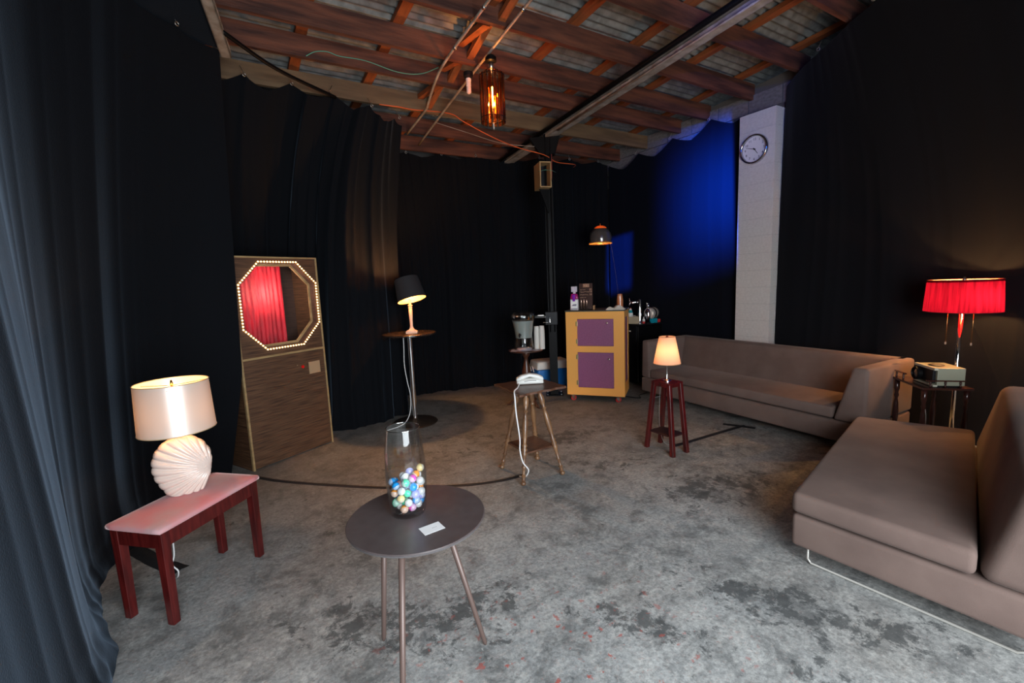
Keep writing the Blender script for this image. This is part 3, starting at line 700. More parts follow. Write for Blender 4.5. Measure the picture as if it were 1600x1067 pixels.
for a, b_, nm in (((0, -.004, 0), (.018, .022, BH), 'edge_trim'), ((BW - .018, -.004, 0), (BW, .022, BH), 'edge_trim'), ((.018, -.004, BH - .015), (BW - .018, .022, BH), 'edge_trim'), ((.018, -.006, RZ - .012), (BW - .018, .002, RZ + .008), 'middle_rail')):
    bm = new_bm(); add_box(bm, a, b_, bevel=.002); obj(nm, bm, boothtrim, t)
bm = new_bm(); add_box(bm, (0, .0225, 0), (.015, BD, BH)); obj('side_panel', bm, boothwood, t)
bm = new_bm(); add_box(bm, (BW - .015, .0225, 0), (BW, BD, BH)); obj('side_panel', bm, boothwood, t)
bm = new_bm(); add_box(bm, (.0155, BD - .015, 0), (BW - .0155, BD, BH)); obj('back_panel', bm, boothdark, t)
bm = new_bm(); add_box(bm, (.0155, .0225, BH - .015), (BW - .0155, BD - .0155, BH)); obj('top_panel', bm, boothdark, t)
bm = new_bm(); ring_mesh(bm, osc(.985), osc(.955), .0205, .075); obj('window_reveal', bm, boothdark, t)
bm = new_bm(); ring_mesh(bm, osc(.985), osc(.90), .0755, .088); obj('inner_frame', bm, boothtrim, t)
bm = new_bm()
nx = 90
top = 1.9; rows = []
for i in range(nx + 1):
    x = .03 + .56 * i / nx; r_ = []
    for j in range(13):
        z = top - .98 * j / 12; r_.append(bm.verts.new((x + .004 * math.sin(z * 5), .22 + .005 * math.sin(x * 150 + 3 * noise.noise(V(x * 9, z * 1.5, 0))) + .02 * noise.noise(V(x * 12, z * 2, 3)), z)))
    rows.append(r_)
for i in range(nx):
    for j in range(12): bm.faces.new((rows[i][j], rows[i + 1][j], rows[i + 1][j + 1], rows[i][j + 1]))
obj('red_drape', bm, redcloth, t, smooth=True)['label'] = 'crushed crimson velvet drape'
ring = osc(.995); bulbm = emis('warm_bulb', (1, .74, .42), 3.0)
bb = new_bm(); bmesh.ops.create_icosphere(bb, subdivisions=1, radius=.0085); bulb0 = None
for i in range(8):
    a, b_ = ring[i], ring[(i + 1) % 8]; L_ = math.dist(a, b_); n = max(1, round(L_ / .0285))
    for k in range(n):
        f = k / n; p = (a[0] + (b_[0] - a[0]) * f, -.006, a[1] + (b_[1] - a[1]) * f)
        if bulb0 is None: bulb0 = obj('bulb', bb, bulbm, t, smooth=True); bulb0.location = p
        else:
            c = bulb0.copy(); COL.objects.link(c); c.parent = t; c.location = p
bm = new_bm(); ring_mesh(bm, osc(1.015), osc(.975), -.0015, .0018); obj('bulb_strip', bm, mat('copper_strip', (.45, .22, .06), .4), t)
bm = new_bm(); add_tube(bm, [(.582, .002, .862), (.582, -.008, .862)], .015, 14); obj('button', bm, mat('red_button', (.7, .01, .01), .25), t, smooth=True, angle=40)['label'] = 'round red push button'
bm = new_bm(); add_box(bm, (.65, -.002, .775), (.775, .002, .895)); obj('plate', bm, mat('tan_plate', (.42, .27, .15), .6), t)['label'] = 'small tan plate'
bm = new_bm(); add_tube(bm, [(.528, .002, .885), (.528, -.003, .885)], .005, 8); obj('indicator', bm, boothtrim, t)
bl = point('booth_inner_light', (0, 0, 0), 2.6, (1, .72, .55), .05); bl.location = Matrix.Translation((-.024, 4.582, 0)) @ Matrix.Rotation(BA, 4, 'Z') @ V(.42, .06, 1.60); bl.data.energy = 6

# ------------------------------------------------------------------ piano bench
LB = V(.62, 0, 0); ang = math.atan2(3.03 - 2.578, .006 + .428)
t = thing('piano_bench', 'cherry wood bench with a faded pink velvet seat by the left curtain', 'bench', (-.33, 2.945, 0), ang)
hx, hy = .305, .160
def leg_box(bm, x, y, s, z0, z1, s2=None):
    s2 = s2 or s
    add_hexa(bm, [V(x - s2, y - s2, z0), V(x + s2, y - s2, z0), V(x + s2, y + s2, z0), V(x - s2, y + s2, z0)], [V(x - s, y - s, z1), V(x + s, y - s, z1), V(x + s, y + s, z1), V(x - s, y + s, z1)], bevel=.003, seg=2)
for sx in (-1, 1):
    for sy in (-1, 1):
        bm = new_bm(); leg_box(bm, sx * (hx - .026), sy * (hy - .026), .023, 0, .485, .019); obj('leg', bm, cherry, t)
bm = new_bm(); add_box(bm, (-hx + .05, -hy + .006, .405), (hx - .05, -hy + .026, .485)); obj('apron', bm, cherry, t)
bm = new_bm(); add_box(bm, (-hx + .05, hy - .026, .405), (hx - .05, hy - .006, .485)); obj('apron', bm, cherry, t)
bm = new_bm(); add_box(bm, (-hx + .006, -hy + .05, .405), (-hx + .026, hy - .05, .485)); obj('apron', bm, cherry, t)
bm = new_bm(); add_box(bm, (hx - .026, -hy + .05, .405), (hx - .006, hy - .05, .485)); obj('apron', bm, cherry, t)
def cushion(bm, lo, hi, bulge=.012, bevel=.012, n=10):
    nxx, nyy = n, max(4, int(n * (hi[1] - lo[1]) / (hi[0] - lo[0])))
    top = []
    import itertools
    for i in range(nxx + 1):
        r_ = []
        for j in range(nyy + 1):
            u, v = i / nxx, j / nyy
            h = bulge * (1 - (2 * u - 1) ** 4) * (1 - (2 * v - 1) ** 4)
            r_.append(bm.verts.new((lo[0] + (hi[0] - lo[0]) * u, lo[1] + (hi[1] - lo[1]) * v, hi[2] + h)))
        top.append(r_)
    fs = []
    for i in range(nxx):
        for j in range(nyy): fs.append(bm.faces.new((top[i][j], top[i + 1][j], top[i + 1][j + 1], top[i][j + 1])))
    border = [top[i][0] for i in range(nxx + 1)] + [top[nxx][j] for j in range(1, nyy + 1)] + [top[i][nyy] for i in range(nxx - 1, -1, -1)] + [top[0][j] for j in range(nyy - 1, 0, -1)]
    prev = border
    cx_, cy_ = (lo[0] + hi[0]) / 2, (lo[1] + hi[1]) / 2
    for dz, off in ((-.006, .006), (-.014, .009), (lo[2] - hi[2] + .004, .009), (lo[2] - hi[2], .004)):
        cur = []
        for v in border:
            ox = off * (1 if v.co.x > hi[0] - 1e-5 else -1 if v.co.x < lo[0] + 1e-5 else 0)
            oy = off * (1 if v.co.y > hi[1] - 1e-5 else -1 if v.co.y < lo[1] + 1e-5 else 0)
            if ox and oy: ox *= .6; oy *= .6
            cur.append(bm.verts.new((v.co.x + ox, v.co.y + oy, hi[2] + dz)))
        for k in range(len(border)):
            j = (k + 1) % len(border); bm.faces.new((prev[k], prev[j], cur[j], cur[k]))
        prev = cur
    bm.faces.new(prev)
bm = new_bm(); cushion(bm, (-hx - .002, -hy - .002, .486), (hx + .002, hy + .002, .512), .014, n=16); obj('seat_cushion', bm, pink, t, smooth=True)['label'] = 'faded pink velvet seat'

# shell lamp
la = math.atan2(-.10, .33)
t = thing('shell_lamp', 'cream shell-shaped ceramic table lamp with a silver drum shade, on the pink bench', 'lamp', (-.345, 3.0, .531), 0)
LAng = math.radians(2)
def shell():
    bm = new_bm(); W2, D2, H2 = .135, .062, .315
    f0 = V(.128, 0, .125)      # fan centre (towards the right, low)
    nz_, na = 84, 132
    rings = []
    for i in range(nz_ + 1):
        v = i / nz_; z = .0 + H2 * v
        wv = math.sqrt(max(0.0, 1 - (2 * (v * .90 + .10) - 1.0) ** 2 * (1.0))) if v > .5 else 0.6 + 0.4 * math.sin(v / .5 * PI / 2)
        if v > .5: wv = max(.12, math.sqrt(max(0, 1 - ((v - .5) / .5) ** 2.2 * .97)))
        ring_ = []
        for k in range(na):
            a = 2 * PI * k / na
            cx_, sy_ = math.cos(a), math.sin(a)
            x = W2 * wv * cx_; y = D2 * (0.35 + .65 * wv) * (abs(sy_) ** .8) * (1 if sy_ > 0 else -1)
            # ribs fan out from the fan centre
            th_ = math.atan2(z - f0.z, x - f0.x)
            if th_ < -PI * .05: th_ += 2 * PI
            rr = math.hypot(x - f0.x, z - f0.z)
            rib = abs(math.sin(th_ * 17)) ** .7 * min(1, rr / .07)
            q = 1 + (.075 * rib - .03)
            ring_.append(bm.verts.new((x * (1 + .05 * (rib - .4)), y * q + (0.013 * rib if sy_ > 0 else -.013 * rib) * abs(sy_) ** .5, z)))
        rings.append(ring_)
    for i in range(nz_):
        for k in range(na):
            j = (k + 1) % na; bm.faces.new((rings[i][k], rings[i][j], rings[i + 1][j], rings[i + 1][k]))
    bm.faces.new(rings[0][::-1]); bm.faces.new(rings[-1]); return bm
o = obj('base', shell(), ceramic, t, smooth=True, rotz=LAng)
bm = new_bm(); add_lathe(bm, [(.012, .312), (.016, .32), (.012, .335), (.02, .345), (.02, .38)], n=14); obj('socket', bm, mat('brass', (.6, .35, .12), .25, 1), t, smooth=True)
satin = shade_mat('silver_satin_shade', (.64, .62, .58), (.55, .40, .25), .15, spec=True)
bm = new_bm(); add_lathe(bm, [(.178, .356), (.168, .620)], n=64, cap=False); o = obj('lamp_shade', bm, satin, t, smooth=True)
for rr, zz in ((.178, .356), (.168, .620)):
    bm = new_bm(); add_tube(bm, [(rr * math.cos(2 * PI * k / 48), rr * math.sin(2 * PI * k / 48), zz) for k in range(49)], .0025, 5, cap=False); obj('shade_rim', bm, mat('gold_rim', (.55, .42, .25), .4, .3), t, smooth=True)
bm = new_bm()
for k in range(3): a = 2 * PI * k / 3 + .5; add_tube(bm, [(0, 0, .60), (.170 * math.cos(a), .170 * math.sin(a), .60)], .0018, 5)
add_lathe(bm, [(.006, .59), (.008, .61), (.004, .63)], n=10); obj('spider', bm, mat('brass', (0, 0, 0)), t, smooth=True)
bm = new_bm(); bmesh.ops.create_icosphere(bm, subdivisions=2, radius=.028, matrix=Matrix.Translation((0, 0, .42))); obj('bulb', bm, emis('bulb_glow', (1, .6, .28), 6), t, smooth=True)
point('shell_lamp_light', (-.345, 3.0, .528 + .47), 5, (1, .5, .2), .02)
bm = new_bm(); add_tube(bm, smooth_pts([(-.44, 3.02, .40), (-.44, 3.0, .2), (-.452, 2.98, .14), (-.43, 2.97, .10), (-.44, 3.0, .05), (-.47, 3.08, .012), (-.49, 3.12, .008)], 8), .004, 6)
tag(obj('lamp_cord', bm, whitecord, smooth=True), 'white lamp cord dropping from the pink bench to the floor', 'cord')

# ------------------------------------------------------------------ tape strips and cords on the floor
def strip(pts, w_, label, z=0.003):
    P = [Vector((*p, 0)) for p in pts]; P = smooth_pts(P, 6); bm = new_bm(); rows = []
    for i, p in enumerate(P):
        d = (P[min(i + 1, len(P) - 1)] - P[max(0, i - 1)]).normalized(); s = V(-d.y, d.x, 0)
        ww = w_ * (1 + .12 * noise.noise(V(i * .9, 0, w_ * 99)))
        rows.append([bm.verts.new(p + s * ww * f + V(0, 0, z + h)) for f, h in ((-.5, -.002), (-.16, .001), (0, .006), (.16, .001), (.5, -.002))])
    for i in range(len(rows) - 1):
        for k in range(4): bm.faces.new((rows[i][k], rows[i][k + 1], rows[i + 1][k + 1], rows[i + 1][k]))
    tag(obj('floor_tape', bm, tapem, smooth=True), label, 'tape')
strip([(-.02, 4.44), (.17, 4.193), (.5, 3.86), (.863, 3.534), (1.2, 3.31), (1.481, 3.151), (1.7, 3.08), (1.90, 3.06)], .045, 'long black tape strip from the booth to the phone table')
strip([(-.80, 3.74), (-.70, 3.57), (-.562, 3.325), (-.44, 3.16)], .09, 'wide crinkled black tape strip under the pink bench')
strip([(3.40, 2.75), (3.635, 2.735), (4.0, 2.72), (4.45, 2.70)], .05, 'black tape strip from the red stool to the long sofa')
strip([(4.33, 2.86), (4.40, 2.72), (4.46, 2.58)], .07, 'short black tape patch at the front of the long sofa')

# ------------------------------------------------------------------ bar table and lamp
t = thing('bar_table', 'tall round black bar table on a chrome column and disc base', 'table', (1.67, 5.07, 0))
bm = new_bm(); add_lathe(bm, [(.255, 0), (.262, .006), (.25, .016), (.12, .03), (.045, .045), (.03, .06)], n=48); obj('base', bm, mat('brushed_bronze', (.22, .16, .12), .3, .9), t, smooth=True, angle=50)
bm = new_bm(); add_lathe(bm, [(.028, .05), (.028, 1.05)], n=20); obj('column', bm, chrome, t, smooth=True, angle=50)
bm = new_bm(); add_lathe(bm, [(.29, 1.048), (.305, 1.052), (.305, 1.068), (.298, 1.072)], n=56); obj('tabletop', bm, mat('black_stone_top', (.03, .02, .016), .22, col2=(.012, .01, .01), scale=60), t, smooth=True, angle=30)
t = thing('table_lamp', 'column table lamp with a tilted black shade on the tall bar table', 'lamp', (1.68, 5.0, 1.072), math.radians(-25))
bm = new_bm(); add_box(bm, (-.065, -.045, 0), (.065, .045, .026), bevel=.004); add_box(bm, (-.05, -.04, .026), (.05, .04, .036)); add_hexa(bm, [V(-.035, -.035, .036), V(.035, -.035, .036), V(.035, .035, .036), V(-.035, .035, .036)], [V(-.018, -.018, .06), V(.018, -.018, .06), V(.018, .018, .06), V(-.018, .018, .06)]); obj('base', bm, mat('cream_paint', (.75, .62, .48), .35), t)
bm = new_bm(); add_lathe(bm, [(.02, .055), (.022, .07), (.016, .08), (.0165, .085), (.019, .20), (.021, .275), (.017, .28), (.023, .287), (.023, .297), (.017, .302), (.026, .316), (.026, .322), (.013, .326), (.013, .385)], n=20); obj('stem', bm, mat('cream_paint', (0, 0, 0)), t, smooth=True, angle=40)
blackshade = mat('black_shade_cloth', (.012, .012, .015), .8)
Mt = Matrix.Translation((0, 0, .50)) @ Matrix.Rotation(math.radians(-12), 4, Vector((1, 0, 0))) @ Matrix.Rotation(math.radians(-13), 4, Vector((0, 1, 0)))
bm = new_bm(); add_lathe(bm, [(.163, -.125), (.135, .125)], n=56, cap=False, M=Mt); obj('lamp_shade', bm, blackshade, t, smooth=True)
bm = new_bm(); add_lathe(bm, [(.160, -.1245), (.132, .1245)], n=56, cap=False, M=Mt); obj('shade_lining', bm, mat('copper_lining', (.75, .42, .15), .4, .3), t, smooth=True)
bm = new_bm(); bmesh.ops.create_icosphere(bm, subdivisions=2, radius=.028, matrix=Matrix.Translation((0, 0, .43))); obj('bulb', bm, emis('bulb_glow', (0, 0, 0), 6), t, smooth=True)
point('bar_lamp_light', (1.68, 5.0, 1.072 + .52), 45, (1, .46, .15), .03)
bm = new_bm(); add_tube(bm, smooth_pts([(1.60, 5.08, 1.045), (1.60, 5.09, .9), (1.595, 5.1, .7), (1.615, 5.1, .5), (1.64, 5.1, .33), (1.62, 5.08, .15), (1.55, 5.03, .05), (1.45, 4.98, .02), (1.28, 4.95, .008)], 8), .005, 6)
tag(obj('lamp_cord', bm, whitecord, smooth=True), 'white lamp cord hanging from the tall bar table to the floor', 'cord')

# ------------------------------------------------------------------ vase table
TZ = .66; tc_ = V(.552, 1.745, 0)
t = thing('round_table', 'small round dark grey table on three splayed brown legs in the foreground', 'table', tc_)
bm = new_bm(); add_lathe(bm, [(.283, TZ - .004), (.28, TZ)], n=80); obj('tabletop', bm, ttop, t, smooth=True, angle=30)
bm = new_bm(); add_lathe(bm, [(.270, TZ - .016), (.280, TZ - .013), (.2835, TZ - .0042)], n=80); obj('table_edge', bm, tedge, t, smooth=True, angle=50)['label'] = 'pale ply edge'
for foot, topp in (((.416, 1.938), (.425, 1.79)), ((.365, 1.50), (.42, 1.54)), ((.794, 1.656), (.63, 1.62))):
    b_ = new_bm(); f = V(*foot, 0) - tc_; p = V(*topp, 0) - tc_; f.z = .006; p.z = TZ - .017
    add_tube(b_, [f, f + (p - f) * .02, f + (p - f) * .05, p], [.006, .0095, .0105, .0125], 14); obj('leg', b_, tleg, t, smooth=True)
bm = new_bm(); add_lathe(bm, [(.15, TZ - .022), (.15, TZ - .0165)], n=30); obj('leg_plate', bm, tleg, t)
VX, VY = .532, 1.79
t = thing('glass_vase', 'tall clear glass cylinder vase full of plastic capsules on the round table', 'vase', (VX, VY, TZ))
prof = [(.062, 0), (.070, .004), (.0745, .02), (.082, .10), (.085, .17), (.082, .25), (.074, .33), (.069, .372)]
bm = new_bm(); add_lathe(bm, prof, n=56, cap=False); add_lathe(bm, [(.001, 0), (.062, 0)], n=56, cap=False)
inn = [(r - .0035, z) for r, z in prof[2:]]; inn[0] = (.067, .022); add_lathe(bm, [(.001, .02)] + inn, n=56, cap=False); 
obj('wall', bm, glass, t, smooth=True)
bm = new_bm(); add_tube(bm, [(.0672 * math.cos(2 * PI * k / 56), .0672 * math.sin(2 * PI * k / 56), .372) for k in range(57)], .0022, 6, cap=False); obj('rim', bm, thin_glass('rim_glass', (.9, .93, .93), 1.2), t, smooth=True)
# capsules packed by dropping
rc = .0165; placed = []
rnd = random.Random(5)
def rin(z): return .0705 + min(1, z / .12) * .0085
for n in range(56):
    best = None
    for tr_ in range(90):
        a = rnd.random() * 2 * PI; rr = (rin(.1) - rc) * math.sqrt(rnd.random()) * 1.0
        x, y = rr * math.cos(a), rr * math.sin(a); z = .023 + rc
        for q in placed:
            d2 = (x - q[0]) ** 2 + (y - q[1]) ** 2
            if d2 < (2 * rc) ** 2: z = max(z, q[2] + math.sqrt((2 * rc) ** 2 - d2))
        if math.hypot(x, y) + rc > rin(z) : continue
        sc = z - .30 * x + .15 * y + (.0 if n < 60 else .0)
        if best is None or sc < best[0]: best = (sc, x, y, z)
    placed.append(best[1:])
capcols = {'sky blue': (.02, .35, .85), 'white': (.85, .85, .85), 'green': (.1, .75, .45), 'magenta': (.8, .08, .55), 'orange': (1, .35, .03), 'lavender': (.5, .5, .95), 'yellow': (.95, .75, .35), 'red': (.8, .05, .1)}
seq = ['sky blue', 'white', 'green', 'magenta', 'white', 'sky blue', 'orange', 'lavender', 'white', 'yellow', 'sky blue', 'white', 'red', 'white', 'green']
clearm = mat('milky_clear_plastic', (.75, .76, .80), .15, coat=.6)
meshes = {}
def half(col, m_):
    b_ = new_bm(); bmesh.ops.create_uvsphere(b_, u_segments=14, v_segments=10, radius=rc)
    bmesh.ops.delete(b_, geom=[v for v in b_.verts if v.co.z < -1e-4], context='VERTS')
    if m_ == 'cap': add_tube(b_, [((rc + .0002) * math.cos(2 * PI * k / 16), (rc + .0002) * math.sin(2 * PI * k / 16), 0) for k in range(17)], .0009, 4, cap=False)
    return b_
protos = {}
for n, (x, y, z) in enumerate(placed):
    c = seq[n % len(seq)]
    if c not in protos:
        r = thing('toy_capsule', f'small round toy capsule, {c} and clear, inside the glass vase', 'capsule', group=f'{c} capsules in the glass vase')
        obj('cap', half(c, 'cap'), mat('capsule_' + c.replace(' ', '_'), capcols[c], .25, coat=.5), r, smooth=True)
        k_ = obj('shell', half(c, 'shell'), mat('shell_' + c.replace(' ', '_'), tuple(.38 * v + .42 for v in capcols[c]), .15, coat=.6), r, smooth=True); k_.rotation_euler.x = PI
        protos[c] = r
    else: r = dup(protos[c])
    r.location = (VX + x, VY + y, TZ + z); r.rotation_euler = (rnd.random() * 6, rnd.random() * 6, rnd.random() * 6)
cd = thing('card', 'small white card on the round table in front of the vase', 'card', (.564, 1.606, TZ + .001), math.radians(4))
bm = new_bm(); add_box(bm, (-.043, -.031, 0), (.043, .031, .0008)); obj('sheet', bm, paper, cd)
bm = new_bm()
for x0, x1 in ((.0, .008), (.0095, .013), (.016, .020)): add_box(bm, (x0, -.002, .0008), (x1, .0005, .001))
obj('print', bm, mat('grey_ink', (.35, .35, .35), .6), cd)

# ------------------------------------------------------------------ phone table
PT = V(1.995, 3.075, 0); PZ = .755
t = thing('side_table', 'old square wooden table with four splayed turned legs, under the phone', 'table', PT)
bm = new_bm(); nseg = 14; pts = []
corn = [(-.235, -.24), (.215, -.225), (.235, .11), (-.20, .225)]
corn = [(-.238, -.235), (.218, -.225), (.235, .20), (-.205, .222)]
for i in range(4):
    a, b_ = corn[i], corn[(i + 1) % 4]
    for k in range(nseg):
        f = k / nseg; x = a[0] + (b_[0] - a[0]) * f; y = a[1] + (b_[1] - a[1]) * f
        s = .006 * math.sin(f * PI * 7) - .006 * math.sin(f * PI); L_ = math.hypot(x, y); pts.append((x + x / L_ * s, y + y / L_ * s))
vb = [bm.verts.new((x, y, PZ - .018)) for x, y in pts]; vt = [bm.verts.new((x, y, PZ - .002)) for x, y in pts]; vt2 = [bm.verts.new((x * .99, y * .99, PZ)) for x, y in pts]
for A_, B_ in ((vb, vt), (vt, vt2)):
    for k in range(len(pts)): j = (k + 1) % len(pts); bm.faces.new((A_[k], A_[j], B_[j], B_[k]))
bm.faces.new(vb[::-1]); bm.faces.new(vt2); obj('tabletop', bm, tablewood, t)
def turned_leg(bot, top_, prof_, n=14):
    b_ = new_bm(); d = Vector(top_) - Vector(bot); L_ = d.length
    M = Matrix.Translation(bot) @ d.to_track_quat('Z', 'Y').to_matrix().to_4x4(); add_lathe(b_, [(r, z * L_) for r, z in prof_], n=n, M=M); return b_
LP = [(.008, 0), (.014, .01), (.015, .03), (.009, .045), (.013, .06), (.010, .075), (.014, .10), (.009, .115), (.010, .17), (.014, .19), (.010, .205), (.012, .30), (.016, .33), (.012, .345), (.017, .37), (.012, .39), (.016, .41), (.011, .43),
      (.013, .50), (.017, .60), (.014, .70), (.010, .75), (.015, .77), (.010, .79), (.016, .84), (.017, .90), (.011, .93), (.015, .95), (.013, 1.0)]
for (fx, fy) in ((1.793, 2.893), (1.822, 3.286), (2.187, 3.265), (2.172, 2.871)):
    bx_, by_ = fx - PT.x, fy - PT.y; obj('leg', turned_leg((bx_, by_, 0), (bx_ * .30, by_ * .30, PZ - .02), [(.012 + (r - .010) * 1.9, z) for r, z in LP]), legwood, t, smooth=True, angle=60)
bm = new_bm(); add_hexa(bm, [V(-.14, -.15, .235), V(.14, -.15, .235), V(.14, .15, .235), V(-.14, .15, .235)], [V(-.14, -.15, .25), V(.14, -.15, .25), V(.14, .15, .25), V(-.14, .15, .25)], bevel=.003, seg=1); obj('shelf', bm, tablewood, t)
# phone
t = thing('telephone', 'old white push-button telephone resting on the square wooden table', 'telephone', (2.035, 3.115, PZ), math.radians(-28))
def loft(bm, secs):
    rings = [[bm.verts.new(p) for p in s] for s in secs]; n = len(rings[0])
    for i in range(len(rings) - 1):
        for k in range(n): j = (k + 1) % n; bm.faces.new((rings[i][k], rings[i][j], rings[i + 1][j], rings[i + 1][k]))
    bm.faces.new(rings[0][::-1]); bm.faces.new(rings[-1])
def sec(x, hw, z0, z1, n=16, p=3.0):
    out = []
    for k in range(n):
        a = 2 * PI * k / n; c_, s_ = math.cos(a), math.sin(a)
        out.append(V(x, hw * (abs(c_) ** (2 / p)) * (1 if c_ >= 0 else -1), (z0 + z1) / 2 + (z1 - z0) / 2 * (abs(s_) ** (2 / p)) * (1 if s_ >= 0 else -1)))
    return out
bm = new_bm(); loft(bm, [sec(-.112, .032, .004, .030), sec(-.105, .044, 0, .040), sec(-.06, .050, 0, .048), (sec(0, .052, 0, .052)), sec(.06, .050, 0, .048), sec(.105, .044, 0, .040), sec(.112, .032, .004, .030)]); obj('base', bm, white_plastic, t, smooth=True)
bm = new_bm(); loft(bm, [sec(-.114, .022, .030, .046), sec(-.108, .034, .026, .058), sec(-.07, .034, .040, .078), sec(0, .030, .060, .090), sec(.07, .034, .040, .078), sec(.108, .034, .026, .058), sec(.114, .022, .030, .046)]); obj('handset', bm, white_plastic, t, smooth=True)
bm = new_bm(); add_tube(bm, smooth_pts([(-.05, -.0505, .030), (0, -.053, .036), (.05, -.0505, .034)]), .0022, 5); obj('grip_line', bm, mat('grey_line', (.15, .15, .15), .5), t)
bm = new_bm(); add_tube(bm, smooth_pts([(1.94, 3.13, PZ + .012), (1.86, 3.03, PZ + .007), (1.78, 2.95, PZ + .007), (1.752, 2.90, PZ - .03), (1.755, 2.895, .6), (1.775, 2.89, .4), (1.77, 2.885, .3), (1.79, 2.88, .2), (1.845, 2.89, .12), (1.85, 2.95, .04), (1.85, 3.04, .012)], 8), .006, 6)
tag(obj('phone_cord', bm, whitecord, smooth=True), 'white phone cord falling from the wooden table to the tape', 'cord')

# ------------------------------------------------------------------ red stool and lamp
ST = V(3.285, 2.735, 0); SZ = .652
t = thing('plant_stand', 'tall narrow red-stained wooden stand with a low shelf, under a small lamp', 'stand', ST)
for sx, sy, m_ in ((-1, 1, 1), (-1, -1, 1), (1, -1, 1), (1, 1, 1)):
    b_ = new_bm(); x0, y0 = sx * .094 + (.0 if sy > 0 else -.012), sy * .155; x1, y1 = sx * .072, sy * .085; s0, s1 = .019, .017
    add_hexa(b_, [V(x0 - s0, y0 - s0, 0), V(x0 + s0, y0 - s0, 0), V(x0 + s0, y0 + s0, 0), V(x0 - s0, y0 + s0, 0)], [V(x1 - s1, y1 - s1, SZ - .012), V(x1 + s1, y1 - s1, SZ - .012), V(x1 + s1, y1 + s1, SZ - .012), V(x1 - s1, y1 + s1, SZ - .012)], bevel=.002, seg=1); obj('leg', b_, red_lacquer, t)
bm = new_bm(); add_box(bm, (-.09, -.103, SZ - .012), (.09, .103, SZ), bevel=.002); obj('seat', bm, red_lacquer, t)
for a, b_ in (((-.055, -.098, SZ - .04), (.055, -.086, SZ - .0125)), ((-.055, .086, SZ - .04), (.055, .098, SZ - .0125)), ((-.09, -.068, SZ - .04), (-.078, .068, SZ - .0125)), ((.078, -.068, SZ - .04), (.09, .068, SZ - .0125))):
    bm = new_bm(); add_box(bm, a, b_); obj('apron', bm, red_lacquer, t)
bm = new_bm(); add_box(bm, (-.092, -.125, .162), (.085, .125, .176), bevel=.002); obj('shelf', bm, darkred, t)
t = thing('small_lamp', 'small lamp with a tapered cream shade glowing on the red stand', 'lamp', ST + V(.005, .005, SZ))
bm = new_bm(); add_lathe(bm, [(.04, 0), (.04, .006), (.012, .012), (.007, .02), (.007, .14), (.014, .15), (.018, .165), (.012, .18), (.012, .23)], n=20); obj('stem', bm, chrome, t, smooth=True, angle=50)
creamsh = shade_mat('cream_shade', (.75, .58, .45), (.95, .56, .38), .5)
bm = new_bm(); add_lathe(bm, [(.119, .165), (.070, .408)], n=48, cap=False); obj('lamp_shade', bm, creamsh, t, smooth=True)
for rr, zz in ((.119, .165), (.070, .408)):
    bm = new_bm(); add_tube(bm, [(rr * math.cos(2 * PI * k / 40), rr * math.sin(2 * PI * k / 40), zz) for k in range(41)], .0018, 5, cap=False); obj('shade_rim', bm, mat('tan_rim', (.5, .28, .12), .5), t, smooth=True)
bm = new_bm(); add_tube(bm, [(-.07, 0, .40), (.07, 0, .40)], .0018, 5); add_lathe(bm, [(.012, .396), (.012, .412), (.005, .418)], n=10); obj('finial', bm, mat('dark_brass', (.25, .05, .03), .4, .5), t, smooth=True)
point('small_lamp_light', ST + V(.005, .005, SZ + .27), 1.15, (1, .55, .27), .025)
bm = new_bm(); add_tube(bm, smooth_pts([(3.31, 2.83, .64), (3.33, 2.86, .4), (3.34, 2.86, .15), (3.36, 2.82, .02), (3.42, 2.76, .008)], 6), .002, 5)
tag(obj('lamp_cord', bm, mat('pale_cord', (.4, .38, .35), .5), smooth=True), 'thin pale cord behind the red stand reaching the tape', 'cord')

# ------------------------------------------------------------------ mustard cabinet
CAng = math.atan2(4.080 - 4.669, 4.108 - 3.645); CW, CD, CZ0, CZ1 = .749, .48, .09, 1.205
t = thing('cabinet', 'tall mustard cabinet on casters with two square purple doors', 'cabinet', (3.645, 4.669, 0), CAng)
bm = new_bm()
F = [((0, 0, CZ0), (.150, .018, CZ1 - .015)), ((.615, 0, CZ0), (CW, .018, CZ1 - .015)), ((.150, 0, CZ0), (.615, .018, .193)), ((.150, 0, .662), (.615, .018, .743)), ((.150, 0, 1.095), (.615, .018, CZ1 - .015))]
for a, b_ in F: add_box(bm, a, b_)
obj('face_frame', bm, mustard, t)
bm = new_bm(); add_box(bm, (0, .018, CZ0), (.015, CD, CZ1 - .015)); obj('side_panel', bm, mustard, t)
sp = obj('side_panel', add_box(add_box(add_box(add_box(new_bm(), (CW - .015, .018, CZ0), (CW, .10, CZ1 - .015)), (CW - .015, CD - .10, CZ0), (CW, CD, CZ1 - .015)), (CW - .015, .10, CZ0), (CW, CD - .10, CZ0 + .16)), (CW - .015, .10, CZ1 - .10), (CW, CD - .10, CZ1 - .015)), mustard, t)
bm = new_bm(); add_box(bm, (CW - .013, .10, CZ0 + .16), (CW - .006, CD - .10, CZ1 - .10)); obj('side_inset', bm, purple, t)['label'] = 'purple side inset'
bm = new_bm(); add_box(bm, (.015, CD - .01, CZ0), (CW - .015, CD, CZ1 - .015)); add_box(bm, (.015, .018, CZ0), (CW - .015, CD - .01, CZ0 + .015)); obj('carcass', bm, blackplastic, t)
bm = new_bm(); add_box(bm, (-.008, -.008, CZ1 - .015), (CW + .006, CD + .006, CZ1), bevel=.002); obj('cabinet_top', bm, slate, t)
